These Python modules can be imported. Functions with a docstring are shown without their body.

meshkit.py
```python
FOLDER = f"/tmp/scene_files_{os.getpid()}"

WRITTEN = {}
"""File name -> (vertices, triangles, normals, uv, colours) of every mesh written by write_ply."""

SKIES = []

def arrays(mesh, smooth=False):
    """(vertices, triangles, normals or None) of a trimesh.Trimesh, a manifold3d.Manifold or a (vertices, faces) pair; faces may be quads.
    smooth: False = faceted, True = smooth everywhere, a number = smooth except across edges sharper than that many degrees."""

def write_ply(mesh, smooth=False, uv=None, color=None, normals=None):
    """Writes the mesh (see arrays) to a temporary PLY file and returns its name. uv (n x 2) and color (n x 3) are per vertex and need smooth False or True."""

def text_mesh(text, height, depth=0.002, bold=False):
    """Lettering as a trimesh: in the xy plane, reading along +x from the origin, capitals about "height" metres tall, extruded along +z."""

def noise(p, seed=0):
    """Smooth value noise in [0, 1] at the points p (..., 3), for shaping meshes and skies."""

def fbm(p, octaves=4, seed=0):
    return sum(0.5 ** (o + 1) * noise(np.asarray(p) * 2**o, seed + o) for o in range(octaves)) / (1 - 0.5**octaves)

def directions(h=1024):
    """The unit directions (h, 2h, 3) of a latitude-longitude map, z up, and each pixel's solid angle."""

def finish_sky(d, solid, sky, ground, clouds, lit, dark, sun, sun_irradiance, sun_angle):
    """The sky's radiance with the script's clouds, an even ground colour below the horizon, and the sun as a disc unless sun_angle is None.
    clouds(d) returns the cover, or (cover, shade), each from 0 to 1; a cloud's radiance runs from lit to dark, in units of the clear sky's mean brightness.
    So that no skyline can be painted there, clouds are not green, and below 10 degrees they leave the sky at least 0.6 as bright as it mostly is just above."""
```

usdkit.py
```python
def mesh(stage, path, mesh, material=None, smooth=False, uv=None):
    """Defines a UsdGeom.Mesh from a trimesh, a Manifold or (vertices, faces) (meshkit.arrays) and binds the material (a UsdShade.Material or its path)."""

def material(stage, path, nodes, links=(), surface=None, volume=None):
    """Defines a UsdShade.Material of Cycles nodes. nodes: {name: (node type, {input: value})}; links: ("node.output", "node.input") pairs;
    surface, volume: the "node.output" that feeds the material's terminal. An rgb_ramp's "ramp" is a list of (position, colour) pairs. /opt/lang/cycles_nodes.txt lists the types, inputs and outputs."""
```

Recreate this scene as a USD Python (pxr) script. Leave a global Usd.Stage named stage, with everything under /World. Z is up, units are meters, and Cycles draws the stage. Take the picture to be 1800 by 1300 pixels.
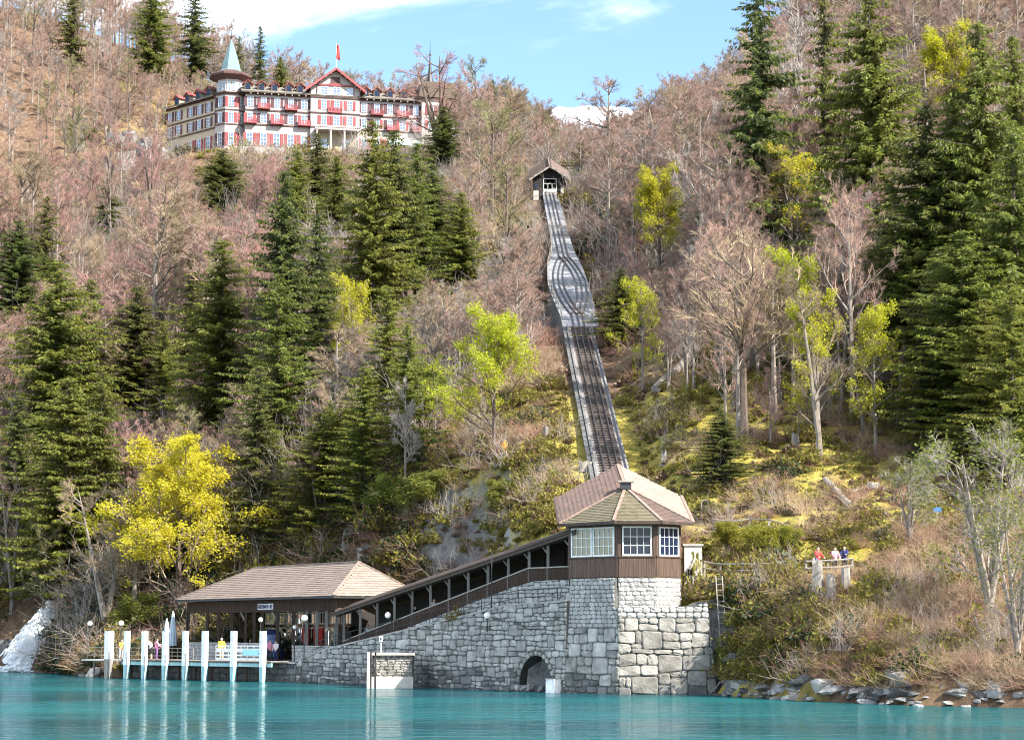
import math, random
import numpy as np, trimesh, usdkit, meshkit
from shapely.geometry import Polygon, box as sbox, Point, LineString
from shapely import affinity
from scipy.interpolate import RBFInterpolator
from pxr import Usd, UsdGeom, UsdLux, UsdShade, Gf, Sdf, Vt

random.seed(7)
R = np.random.default_rng(7)
stage = Usd.Stage.CreateInMemory()
UsdGeom.SetStageUpAxis(stage, 'Z')
UsdGeom.SetStageMetersPerUnit(stage, 1.0)
UsdGeom.Xform.Define(stage, '/World')
UsdGeom.Scope.Define(stage, '/World/Looks')

# ------------------------------------------------------------------ camera
CAM_Z, PITCH, FPX = 4.2, math.radians(7.28), 3600.0      # focal length in pixels of an 1800 wide picture
cam = UsdGeom.Camera.Define(stage, '/World/camera')
cam.AddTranslateOp().Set(Gf.Vec3d(0, 0, CAM_Z))
cam.AddRotateXOp().Set(90 + math.degrees(PITCH))
cam.CreateHorizontalApertureAttr(36.0)
cam.CreateVerticalApertureAttr(26.0)
cam.CreateFocalLengthAttr(72.0)
cam.CreateClippingRangeAttr(Gf.Vec2f(0.5, 60000))
cam.CreateExposureAttr(1.62)

# ------------------------------------------------------------------ sun and sky
SUN = np.array([0.62, -0.44, 0.65]); SUN /= np.linalg.norm(SUN)
SKY_STRENGTH, SUN_STRENGTH = 0.104, 1.22
sun = UsdLux.DistantLight.Define(stage, '/World/sun')
sun.CreateIntensityAttr(SUN_STRENGTH); sun.CreateAngleAttr(0.53); sun.CreateNormalizeAttr(True)
sun.CreateColorAttr(Gf.Vec3f(1.0, 0.95, 0.87))
sun.AddRotateZOp().Set(math.degrees(math.atan2(SUN[1], SUN[0])) + 90)
sun.AddRotateXOp().Set(math.degrees(math.acos(SUN[2])))
usdkit.material(stage, '/World/Looks/sky', {
    'tc': ('texture_coordinate', {}),
    'sky': ('sky_texture', {'sky_type': 'single_scattering', 'sun_disc': False, 'sun_elevation': math.asin(SUN[2]),
                            'sun_rotation': math.atan2(SUN[0], SUN[1]), 'air_density': 1.0, 'aerosol_density': 1.2, 'ozone_density': 1.4}),
    'map': ('mapping', {'scale': (5.0, 5.0, 13.0), 'location': (0.55, 0.0, 0.4)}),
    'n': ('noise_texture', {'scale': 1.0, 'detail': 7, 'roughness': 0.55, 'distortion': 0.4}),
    'sep': ('separate_xyz', {}),
    'hi': ('map_range', {'from_min': 0.268, 'from_max': 0.302, 'to_min': -0.19, 'to_max': 0.03, 'clamp': True}),
    'cy': ('hsv', {'hue': 0.498, 'saturation': 1.12, 'value': 1.0}),
    'sum': ('math', {'math_type': 'add'}),
    'cov': ('map_range', {'range_type': 'smoothstep', 'from_min': 0.46, 'from_max': 0.66, 'to_min': 0.0, 'to_max': 0.9, 'clamp': True}),
    'mx': ('mix_color', {'b': (7.4, 7.6, 8.0), 'use_clamp': False}),
    'bg': ('background_shader', {'strength': SKY_STRENGTH})},
    [('tc.generated', 'map.vector'), ('map.vector', 'n.vector'), ('tc.generated', 'sep.vector'), ('sep.z', 'hi.value'),
     ('n.fac', 'sum.value1'), ('hi.result', 'sum.value2'), ('sum.value', 'cov.value'), ('cov.result', 'mx.fac'), ('sky.color', 'cy.color'), ('cy.color', 'mx.a'),
     ('mx.result', 'bg.color')], surface='bg.background')
dome = UsdLux.DomeLight.Define(stage, '/World/sky')
dome.CreateIntensityAttr(1.0)
UsdShade.MaterialBindingAPI.Apply(dome.GetPrim()).Bind(UsdShade.Material.Get(stage, '/World/Looks/sky'))

# ------------------------------------------------------------------ helpers
CP, SP = math.cos(PITCH), math.sin(PITCH)
def ray(u, v):
    a, b = (u - 900) / FPX, (650 - v) / FPX
    d = np.array([a, CP - b * SP, SP + b * CP])
    return d / d[1]
def at(u, v, Y):                                   # the point that the photograph shows at u, v if it is Y metres away
    d = ray(u, v) * Y
    return np.array([d[0], d[1], CAM_Z + d[2]])
def project(p):
    p = np.atleast_2d(p); x, y, z = p[:, 0], p[:, 1], p[:, 2] - CAM_Z
    w = y * CP + z * SP; h = -y * SP + z * CP
    return 900 + FPX * x / w, 650 - FPX * h / w

used = {}
def unique(parent, name):
    k = used.get((parent, name), 0); used[(parent, name)] = k + 1
    return f'{parent}/{name}' + (f'_{k:03d}' if k else '')
def tag(prim, label=None, cat=None, group=None, kind=None):
    prim = prim.GetPrim() if hasattr(prim, 'GetPrim') else prim
    for k, val in (('label', label), ('category', cat), ('group', group), ('kind', kind)):
        if val: prim.SetCustomDataByKey(k, val)
    return prim
def path_of(p):
    return '/World' if p is None else (p if isinstance(p, str) else str(p.GetPath()))
def thing(name, label, cat, loc=(0, 0, 0), rz=0.0, group=None, scale=None):
    x = UsdGeom.Xform.Define(stage, unique('/World', name))
    x.AddTranslateOp().Set(Gf.Vec3d(*map(float, loc)))
    if rz: x.AddRotateZOp().Set(float(math.degrees(rz)))
    if scale is not None: x.AddScaleOp().Set(Gf.Vec3f(*map(float, np.broadcast_to(scale, 3))))
    return tag(x, label, cat, group)
def copy_of(src, name, label, cat, loc, rz=0.0, group=None, scale=None):
    x = thing(name, label, cat, loc, rz, group, scale)
    x.GetReferences().AddInternalReference(path_of(src)); x.SetInstanceable(True)
    return x

class MB:
    """collects boxes, bars, sheets and tubes for one mesh"""
    def __init__(s): s.v, s.f, s.n = [], [], 0
    def add(s, v, f):
        v, f = np.asarray(v, float).reshape(-1, 3), np.asarray(f, int)
        if f.ndim == 2 and f.shape[1] == 4: f = np.vstack([f[:, [0, 1, 2]], f[:, [0, 2, 3]]])
        s.v.append(v); s.f.append(f + s.n); s.n += len(v); return s
    def box(s, c, size, rz=0.0, ax=None):
        h = np.array(size, float) / 2
        q = np.array([[x, y, z] for x in (-1, 1) for y in (-1, 1) for z in (-1, 1)]) * h
        if ax is not None: q = q @ np.asarray(ax, float)
        if rz:
            co, si = math.cos(rz), math.sin(rz); q = q @ np.array([[co, si, 0], [-si, co, 0], [0, 0, 1]])
        return s.add(q + np.asarray(c, float), [[0, 1, 3, 2], [4, 6, 7, 5], [0, 4, 5, 1], [2, 3, 7, 6], [0, 2, 6, 4], [1, 5, 7, 3]])
    def bar(s, a, b, w, h, up=(0, 0, 1)):           # a squared timber from a to b
        a, b = np.asarray(a, float), np.asarray(b, float); d = b - a; L = np.linalg.norm(d); d = d / L
        side = np.cross(d, up); 
        if np.linalg.norm(side) < 1e-6: side = np.cross(d, (1, 0, 0))
        side /= np.linalg.norm(side); top = np.cross(side, d)
        return s.box((a + b) / 2, (L, w, h), ax=np.array([d, side, top]))
    def tube(s, pts, r, sides=8, cap=True):
        pts = np.asarray(pts, float); r = np.broadcast_to(r, (len(pts),)).astype(float)
        t = np.gradient(pts, axis=0); t /= np.linalg.norm(t, axis=1, keepdims=True) + 1e-12
        ref = np.array([0, 0, 1.0]) if abs(t[:, 2]).mean() < 0.8 else np.array([1.0, 0, 0])
        a = np.cross(t, ref); a /= np.linalg.norm(a, axis=1, keepdims=True) + 1e-12; b = np.cross(t, a)
        an = np.arange(sides) * 2 * np.pi / sides
        v = pts[:, None] + r[:, None, None] * (np.cos(an)[None, :, None] * a[:, None] + np.sin(an)[None, :, None] * b[:, None])
        n = len(pts); i, j = np.meshgrid(np.arange(n - 1), np.arange(sides), indexing='ij'); k = (j + 1) % sides
        q = np.stack([i * sides + j, (i + 1) * sides + j, (i + 1) * sides + k, i * sides + k], -1).reshape(-1, 4)
        s.add(v.reshape(-1, 3), q)
        if cap:
            for e in (0, n - 1):
                vv = np.vstack([v[e], pts[e]]); ff = [[x, (x + 1) % sides, sides] for x in range(sides)]
                s.add(vv, ff if e == 0 else [x[::-1] for x in ff])
        return s
    def lathe(s, prof, c=(0, 0, 0), sides=16):      # prof: (r, z)
        prof = np.asarray(prof, float); an = np.arange(sides) * 2 * np.pi / sides
        v = np.stack([prof[:, None, 0] * np.cos(an), prof[:, None, 0] * np.sin(an), np.repeat(prof[:, 1:2], sides, 1)], -1)
        n = len(prof); i, j = np.meshgrid(np.arange(n - 1), np.arange(sides), indexing='ij'); k = (j + 1) % sides
        q = np.stack([i * sides + j, i * sides + k, (i + 1) * sides + k, (i + 1) * sides + j], -1).reshape(-1, 4)
        return s.add(v.reshape(-1, 3) + np.asarray(c, float), q)
    def poly(s, pts):                               # a flat convex sheet
        return s.add(pts, [[0, i, i + 1] for i in range(1, len(pts) - 1)])
    def slab(s, pts, t):                            # a flat convex sheet with thickness t (towards minus its normal)
        pts = np.asarray(pts, float); n = np.cross(pts[1] - pts[0], pts[2] - pts[0]); n /= np.linalg.norm(n); k = len(pts)
        f = [[0, i, i + 1] for i in range(1, k - 1)] + [[k, k + i + 1, k + i] for i in range(1, k - 1)]
        for i in range(k): j = (i + 1) % k; f += [[i, k + i, k + j], [i, k + j, j]]
        return s.add(np.vstack([pts, pts - n * t]), f)
    def prism(s, pts2, z0, z1):                     # convex ground plan raised from z0 to z1
        p = np.asarray(pts2, float); k = len(p)
        v = np.vstack([np.c_[p, np.full(k, z0)], np.c_[p, np.full(k, z1)]])
        f = [[k, k + i, k + i + 1] for i in range(1, k - 1)] + [[0, i + 1, i] for i in range(1, k - 1)]
        for i in range(k): j = (i + 1) % k; f += [[i, j, k + j], [i, k + j, k + i]]
        return s.add(v, f)
    def mesh(s): return np.vstack(s.v), np.vstack(s.f)
def put(name, mb, mat, parent=None, smooth=False, label=None, cat=None, group=None, kind=None):
    m = mb.mesh() if isinstance(mb, MB) else mb
    o = usdkit.mesh(stage, unique(path_of(parent), name), m, mat, smooth)
    return tag(o, label, cat, group, kind)
def sticks(p0, p1, r0, r1, sides=3):
    """many tapered sticks at once"""
    p0, p1 = np.asarray(p0, float), np.asarray(p1, float); n = len(p0)
    d = p1 - p0; d /= np.linalg.norm(d, axis=1, keepdims=True) + 1e-9
    ref = np.where(np.abs(d[:, 2:]) < 0.9, [[0, 0, 1.0]], [[1.0, 0, 0]])
    a = np.cross(d, ref); a /= np.linalg.norm(a, axis=1, keepdims=True) + 1e-9; b = np.cross(d, a)
    an = np.arange(sides) * 2 * np.pi / sides
    ring = np.cos(an)[None, :, None] * a[:, None] + np.sin(an)[None, :, None] * b[:, None]
    r0, r1 = np.broadcast_to(r0, (n,)), np.broadcast_to(r1, (n,))
    v = np.concatenate([p0[:, None] + ring * r0[:, None, None], p1[:, None] + ring * r1[:, None, None]], 1)
    j = np.arange(sides); k = (j + 1) % sides
    f = np.concatenate([np.stack([j, sides + j, sides + k], 1), np.stack([j, sides + k, k], 1)])
    return v.reshape(-1, 3), (f[None] + (np.arange(n) * 2 * sides)[:, None, None]).reshape(-1, 3)
def merge(parts):
    mb = MB()
    for v, f in parts: mb.add(v, f)
    return mb.mesh()

# ------------------------------------------------------------------ materials
def look(name, c, rough=0.7, var=0.25, scale=3.0, bump=0.0, bscale=None, c2=None, per='random', metallic=0.0, spec=0.3, stretch=None, island=0.0, detail=5):
    """principled colour broken up by noise; each object (or loose piece) has its own tone"""
    c = np.array(c, float); c2 = np.clip(c * (1 - var), 0, 1) if c2 is None else np.array(c2, float)
    nodes = {'g': ('geometry', {}), 'map': ('mapping', {'scale': stretch or (1, 1, 1)}),
             'n': ('noise_texture', {'scale': scale, 'detail': detail, 'roughness': 0.6}),
             'r': ('map_range', {'from_min': 0.32, 'from_max': 0.68, 'to_min': 0, 'to_max': 1, 'clamp': True}),
             'mx': ('mix_color', {'a': c2, 'b': c}),
             'p': ('principled_bsdf', {'roughness': rough, 'metallic': metallic, 'specular_ior_level': spec})}
    links = [('g.position', 'map.vector'), ('map.vector', 'n.vector'), ('n.fac', 'r.value'), ('r.result', 'mx.fac')]
    out = 'mx.result'
    if island:
        nodes['oi'] = ('object_info', {}) if per == 'random' else ('geometry', {})
        nodes['ir'] = ('map_range', {'from_min': 0, 'from_max': 1, 'to_min': 1 - island, 'to_max': 1 + island})
        nodes['hv'] = ('hsv', {'hue': 0.5, 'saturation': 1.0})
        links += [('oi.random' if per == 'random' else 'oi.random_per_island', 'ir.value'), ('ir.result', 'hv.value'), (out, 'hv.color')]
        out = 'hv.color'
    links.append((out, 'p.base_color'))
    if bump:
        nodes['bn'] = ('noise_texture', {'scale': bscale or scale * 4, 'detail': 6, 'roughness': 0.65})
        nodes['bu'] = ('bump', {'strength': 1.0, 'distance': bump})
        links += [('map.vector', 'bn.vector'), ('bn.fac', 'bu.height'), ('bu.normal', 'p.normal')]
    return usdkit.material(stage, f'/World/Looks/{name}', nodes, links, surface='p.BSDF')
def leaf(name, c, c2, trans=0.35, island=0.35, per='island', hue=0.02):
    nodes = {'oi': ('geometry', {}) , 'ob': ('object_info', {}),
             'mx': ('mix_color', {'a': c2, 'b': c}), 'ir': ('map_range', {'to_min': 1 - island, 'to_max': 1 + island}),
             'hr': ('map_range', {'to_min': 0.5 - hue, 'to_max': 0.5 + hue}),
             'hv': ('hsv', {'saturation': 1.0}), 'd': ('principled_bsdf', {'roughness': 0.55, 'specular_ior_level': 0.3}), 't': ('translucent_bsdf', {}),
             'm': ('mix_closure', {'fac': trans})}
    links = [('oi.random_per_island', 'mx.fac'), ('oi.random_per_island', 'ir.value'), ('ob.random', 'hr.value'), ('hr.result', 'hv.hue'), ('ir.result', 'hv.value'), ('mx.result', 'hv.color'),
             ('hv.color', 'd.base_color'), ('hv.color', 't.color'), ('d.BSDF', 'm.closure1'), ('t.BSDF', 'm.closure2')]
    return usdkit.material(stage, f'/World/Looks/{name}', nodes, links, surface='m.closure')
M = {}
M['stone_pale'] = look('stone_pale', (0.380, 0.372, 0.350), .85, .35, 1.7, .03, 9, island=.16)
M['stone_grey'] = look('stone_grey', (.345, .335, .305), .9, .5, 1.3, .05, 7, island=.28)
M['stone_wet'] = look('stone_wet', (0.152, 0.148, 0.141), .75, .5, 1.3, .05, 7, island=.25)
M['stone_dark'] = look('stone_dark', (0.190, 0.190, 0.186), .9, .5, 1.3, .05, 7, island=.3)
M['stone_sunny'] = look('stone_sunny', (.31, .29, .255), .9, .55, 1.5, .06, 6, island=.22)
M['mortar'] = look('mortar', (.10, .098, .09), .95, .4, 3, .02)
M['mortar_pale'] = look('mortar_pale', (0.274, 0.266, 0.251), .95, .3, 3, .02)
M['concrete'] = look('concrete', (0.380, 0.357, 0.319), .9, .3, 1.5, .015, 14)
M['concrete_pale'] = look('concrete_pale', (0.502, 0.471, 0.418), .9, .25, 1.5, .015, 14)
M['wood_dark'] = look('wood_dark', (.085, .058, .044), .75, .5, 6, .01, 22, stretch=(1, 1, .12), island=.25, per='island')
M['wood_brown'] = look('wood_brown', (.15, .095, .068), .75, .5, 7, .01, 22, stretch=(1, 1, .1), island=.3, per='island')
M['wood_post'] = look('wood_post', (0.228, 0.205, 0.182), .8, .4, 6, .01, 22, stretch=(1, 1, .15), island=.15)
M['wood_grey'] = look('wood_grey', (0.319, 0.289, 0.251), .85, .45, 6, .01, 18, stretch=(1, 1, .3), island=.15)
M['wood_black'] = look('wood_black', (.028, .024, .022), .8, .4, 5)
M['white_paint'] = look('white_paint', (.74, .74, .71), .5, .3, 2.5, .004)
M['teal_paint'] = look('teal_paint', (.26, .46, .47), .55, .25, 3)
M['tile_pink'] = look('tile_pink', (.34, .265, .22), .85, .4, .9, 0, island=.2, per='island', c2=(.26, .20, .165))
M['tile_ridge'] = look('tile_ridge', (.36, .25, .20), .85, .4, 2, .01, island=.2, per='island')
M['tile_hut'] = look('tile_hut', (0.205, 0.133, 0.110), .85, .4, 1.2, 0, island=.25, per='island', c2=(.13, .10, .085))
M['shingle_moss'] = look('shingle_moss', (0.243, 0.205, 0.144), .9, .4, 1.1, 0, island=.3, per='island', c2=(.17, .15, .085))
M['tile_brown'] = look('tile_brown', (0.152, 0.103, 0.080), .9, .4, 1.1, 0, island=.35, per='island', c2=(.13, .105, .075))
M['metal_dark'] = look('metal_dark', (.05, .05, .052), .5, .2, 4, metallic=.4)
M['rail_steel'] = look('rail_steel', (.045, .034, .03), .5, .3, 3)
M['sleeper'] = look('sleeper', (.13, .105, .09), .85, .4, 3, island=.3)
M['grating'] = look('grating', (.30, .31, .325), .6, .25, 2, metallic=.2, island=.22)
M['gravel'] = look('gravel', (.30, .275, .26), .95, .5, 9, .06, 14, detail=8)
M['globe'] = look('globe', (.85, .84, .80), .25, .05, 2)
M['hotel_white'] = look('hotel_white', (.42, .375, .35), .85, .1, .6)
M['hotel_cream'] = look('hotel_cream', (.42, .35, .25), .85, .1, .6)
M['hotel_trim'] = look('hotel_trim', (.10, .055, .05), .7, .3, 2)
M['hotel_red'] = look('hotel_red', (.30, .07, .075), .6, .25, 2, island=.2)
M['hotel_shutter_dark'] = look('hotel_shutter_dark', (.10, .045, .055), .65, .3, 2, island=.25)
M['hotel_roof'] = look('hotel_roof', (0.319, 0.289, 0.243), .85, .25, .8, island=.2, per='island')
M['hotel_roof_red'] = look('hotel_roof_red', (.30, .07, .06), .8, .3, 1)
M['copper_green'] = look('copper_green', (.15, .23, .25), .55, .2, .8)
M['awning'] = look('awning', (.55, .76, .68), .8, .12, .5)
M['bark_dark'] = look('bark_dark', (.10, .08, .065), .9, .5, 2, .02, 8, stretch=(1, 1, .25))
M['bark_grey'] = look('bark_grey', (.30, .26, .22), .9, .5, 1.6, .02, 8, stretch=(1, 1, .25))
M['rock'] = look('rock', (0.327, 0.319, 0.304), .92, .7, .9, .12, 2.6, island=.25)
M['rock_pale'] = look('rock_pale', (0.426, 0.403, 0.372), .92, .6, 1.2, .10, 3, island=.2)
M['rock_dark'] = look('rock_dark', (0.129, 0.125, 0.122), .92, .6, 1.0, .12, 2.6, island=.25)
M['skin'] = look('skin', (.55, .36, .27), .6, .1, 9)
M['hair'] = look('hair', (.07, .045, .03), .7, .3, 20)
M['hair_grey'] = look('hair_grey', (.45, .42, .38), .7, .3, 20)
CL = dict(red=(.62, .06, .05), blue=(.05, .20, .55), pink=(.72, .30, .42), navy=(.03, .04, .12), white=(.75, .74, .72), black=(.03, .03, .035), orange=(.75, .28, .06), yellow=(.80, .55, .04), grey=(.33, .34, .36), violet=(.20, .10, .26), tan=(.42, .32, .22))
for k, c in CL.items(): M['cloth_' + k] = look('cloth_' + k, c, .85, .2, 9)
def pane(name, tint, gloss=.35):
    return usdkit.material(stage, f'/World/Looks/{name}', {'d': ('diffuse_bsdf', {'color': tint}), 'g': ('glossy_bsdf', {'color': (.9, .9, .9), 'roughness': .03}), 'm': ('mix_closure', {'fac': gloss})},
                           [('d.BSDF', 'm.closure1'), ('g.BSDF', 'm.closure2')], surface='m.closure')
M['pane_dark'] = pane('pane_dark', (.012, .02, .04), .035)
M['pane_blue'] = pane('pane_blue', (.06, .09, .14), .30)
M['pane_hut'] = pane('pane_hut', (.09, .08, .06), .14)
M['pane_clear'] = usdkit.material(stage, '/World/Looks/pane_clear', {'t': ('transparent_bsdf', {'color': (.93, .95, .95)}), 'g': ('glossy_bsdf', {'roughness': .02}), 'fr': ('fresnel', {'IOR': 1.6}), 'm': ('mix_closure', {})},
    [('fr.fac', 'm.fac'), ('t.BSDF', 'm.closure1'), ('g.BSDF', 'm.closure2')], surface='m.closure')
# ------------------------------------------------------------------ the lie of the land
import shapely
W0, W1, W2, W3 = np.array([13.9, 140.3]), np.array([7.2, 140.3]), np.array([3.7, 143.6]), np.array([-18.3, 175.5])   # foot of the walls
W4 = np.array([-35.5, 191.0])
def track_x(y): return 8.55 - 0.01424 * (y - 176)
def track_z(y): return 8.0 + 0.3665 * (y - 148)
NAT_L = [(-700, 420), (-160, 262), (-80, 229), (-62, 224), (-52, 220), (-45, 209), (-41, 200), tuple(W4)]
NAT_R = [tuple(W0), (14.6, 137.0), (17.5, 128), (23, 119.5), (29, 115.5), (45, 111), (80, 104), (700, 60)]
WALL = [W4, W3, W2, W1, W0]
land = Polygon(NAT_L + [tuple(W3), tuple(W2), tuple(W1)] + NAT_R + [(700, 4000), (-700, 4000)])
ctl = []
def c(u, v, Y, dz=0):
    p = at(u, v, Y); ctl.append((p[0], p[1], p[2] + dz))
def cw(x, y, z): ctl.append((x, y, z))
# left shore and slope
for u, v, Y in [(480, 1000, 197), (560, 985, 190), (620, 950, 192), (700, 960, 183), (800, 940, 175), (900, 905, 168), (880, 820, 184), (760, 850, 190), (960, 690, 200), (820, 700, 205),
                (960, 860, 172), (700, 700, 225), (450, 830, 228), (560, 760, 225), (300, 900, 222), (200, 850, 245), (100, 1010, 236), (0, 1000, 240), (-150, 950, 260), (0, 800, 275), (200, 650, 285),
                (450, 620, 285), (620, 600, 275), (800, 580, 240), (700, 450, 290), (870, 430, 285), (100, 500, 330), (300, 450, 345), (500, 400, 365), (650, 300, 385), (830, 330, 350), (900, 340, 335),
                (200, 340, 395), (0, 400, 380), (-200, 400, 380), (860, 262, 392), (900, 250, 410), (985, 262, 420)]: c(u, v, Y)
# hotel terrace and the wood behind it
for x, y in [(-72, 424), (-60, 418), (-40, 423), (-15, 430), (-30, 440), (-70, 440), (-8, 436)]: cw(x, y, 103.6)
for u, v, Y in [(180, 240, 425), (100, 200, 450), (0, 230, 440), (250, 170, 465), (100, 80, 500), (0, 10, 530), (300, 120, 510), (390, 175, 490), (480, 225, 490), (560, 245, 480), (700, 240, 480), (-200, 0, 520), (800, 240, 460)]: c(u, v, Y)
for x, y, z in [(-150, 620, 190), (-70, 620, 165), (-20, 600, 124), (30, 600, 112), (-220, 450, 150), (-220, 330, 70), (-160, 285, 22), (90, 640, 165), (160, 560, 185), (190, 420, 150), (160, 300, 95), (130, 220, 60), (100, 160, 27), (80, 120, 8), (60, 116, 2), (30, 520, 109), (25, 460, 104), (12, 440, 104)]: cw(x, y, z)
# right hand slope
for u, v, Y in [(1250, 935, 150), (1240, 1030, 144), (1300, 1005, 142), (1450, 1004, 142), (1560, 1000, 141), (1700, 990, 142), (1800, 960, 144), (1350, 1090, 134), (1500, 1110, 129), (1700, 1100, 128), (1850, 1080, 130), (1500, 860, 159), (1640, 880, 155), (1800, 840, 158),
                (1310, 765, 172), (1180, 672, 190), (1420, 790, 168), (1560, 760, 171), (1700, 740, 174), (1850, 700, 180), (1120, 790, 172), (1130, 860, 163), (1090, 640, 205), (1250, 600, 205), (1400, 620, 197), (1600, 620, 195), (1800, 560, 205),
                (1100, 520, 240), (1250, 470, 240), (1500, 440, 238), (1750, 380, 245), (1120, 400, 290), (1300, 330, 290), (1550, 250, 285), (1800, 150, 300), (1080, 320, 330), (1200, 310, 350), (1350, 220, 350), (1600, 110, 350), (1800, 10, 360),
                (1100, 310, 375), (1200, 295, 390), (1300, 215, 400), (1450, 90, 420), (1700, -60, 430), (1060, 300, 395)]: c(u, v, Y)
for Y in (158, 166, 176, 188, 200, 215, 228): 
    for k in (-2.2, 2.2): cw(track_x(Y) + k, Y, track_z(Y) - 0.75)
for Y in (240, 255, 270, 284): cw(track_x(Y) - 3, Y, track_z(Y) - 6.0); cw(track_x(Y) + 4, Y, track_z(Y) - 2.5)
for Y in (300, 318, 334): cw(track_x(Y), Y, track_z(Y) - 1.3)
for x, y in [(0, 345), (6, 350), (13, 345)]: cw(x, y, track_z(338) - 0.6)
cw(8, 150, 7.0); cw(10.5, 147, 7.2); cw(14.5, 146, 5.6); cw(13, 143, 5.4); cw(4.5, 152, 8.0)
ctl = np.array(ctl)
rbf = RBFInterpolator(ctl[:, :2], ctl[:, 2], kernel='linear', smoothing=0.8)
def axis(lo, a, step, b, hi, n):
    g1 = a - np.geomspace(1, a - lo + 1, n)[::-1] + 1; g2 = b + np.geomspace(1, hi - b + 1, n) - 1
    return np.concatenate([g1[:-1], np.arange(a, b, step), g2])
gx = axis(-640, -100, .9, 75, 640, 26)
gy = np.concatenate([np.arange(100, 240, .75), np.arange(240, 460, 1.5), np.linspace(460, 700, 60), np.geomspace(706, 1400, 12)])
GX, GY = np.meshgrid(gx, gy)
P2 = np.c_[GX.ravel(), GY.ravel()]
cx, cy = np.clip(P2[:, 0], -240, 200), np.clip(P2[:, 1], 90, 660)
coarse_x, coarse_y = np.arange(-242, 204, 3.0), np.arange(88, 664, 3.0)
CX, CY = np.meshgrid(coarse_x, coarse_y)
from scipy.ndimage import gaussian_filter, map_coordinates
cz = gaussian_filter(rbf(np.c_[CX.ravel(), CY.ravel()]).reshape(CX.shape), 1.0)
Z = map_coordinates(cz, [(cy - 88) / 3, (cx + 242) / 3], order=1, mode='nearest')
far = np.clip((P2[:, 1] - 640) / 300, 0, 1); Z = Z * (1 - 0.75 * far)
pts = shapely.points(P2)
inside = shapely.contains_xy(land, P2[:, 0], P2[:, 1])
d_nat = np.minimum(shapely.distance(pts, LineString(NAT_L)), shapely.distance(pts, LineString(NAT_R)))
d_wall = shapely.distance(pts, LineString([tuple(w) for w in WALL]))
rough = 0.9 * (meshkit.fbm(np.c_[P2 * 0.09, np.zeros(len(P2))], 5, 3) - 0.5) * 3.2 + 0.5 * (meshkit.fbm(np.c_[P2 * 0.45, np.zeros(len(P2))], 4, 9) - 0.5) * 2.0
ledge = meshkit.fbm(np.c_[P2 * 0.05, np.zeros(len(P2)) + 5], 4, 21)
rough = rough + 1.5 * np.clip(np.abs((ledge * 9) % 1 - 0.5) * 2 - 0.35, 0, 1) * np.clip((P2[:, 1] - 185) / 120, 0, 1)
tr_x = track_x(P2[:, 1]); near_track = np.exp(-((P2[:, 0] - tr_x) / 3.6) ** 2) * (P2[:, 1] < 350)
calm = np.clip(near_track * 1.4, 0, 1)
Zr = Z + rough * (1 - calm) * np.clip(np.minimum(d_nat, d_wall) / 6, 0.15, 1)
def flatten(Zr, poly, z, blend):
    d = shapely.distance(pts, Polygon(poly)); w = np.clip(1 - d / blend, 0, 1); w = w * w * (3 - 2 * w)
    return Zr * (1 - w) + (z(P2) if callable(z) else z) * w
alongL = (W3 - W2) / np.linalg.norm(W3 - W2); inw = np.array([alongL[1], -alongL[0]])
QUAY = [tuple(W3 + [-1, 1]), tuple(W4 + [1.2, .6]), (-38, 203), (-24.5, 197), (-7.5, 180), (-9, 171)]
Zr = flatten(Zr, QUAY, 1.62, 11)
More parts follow.
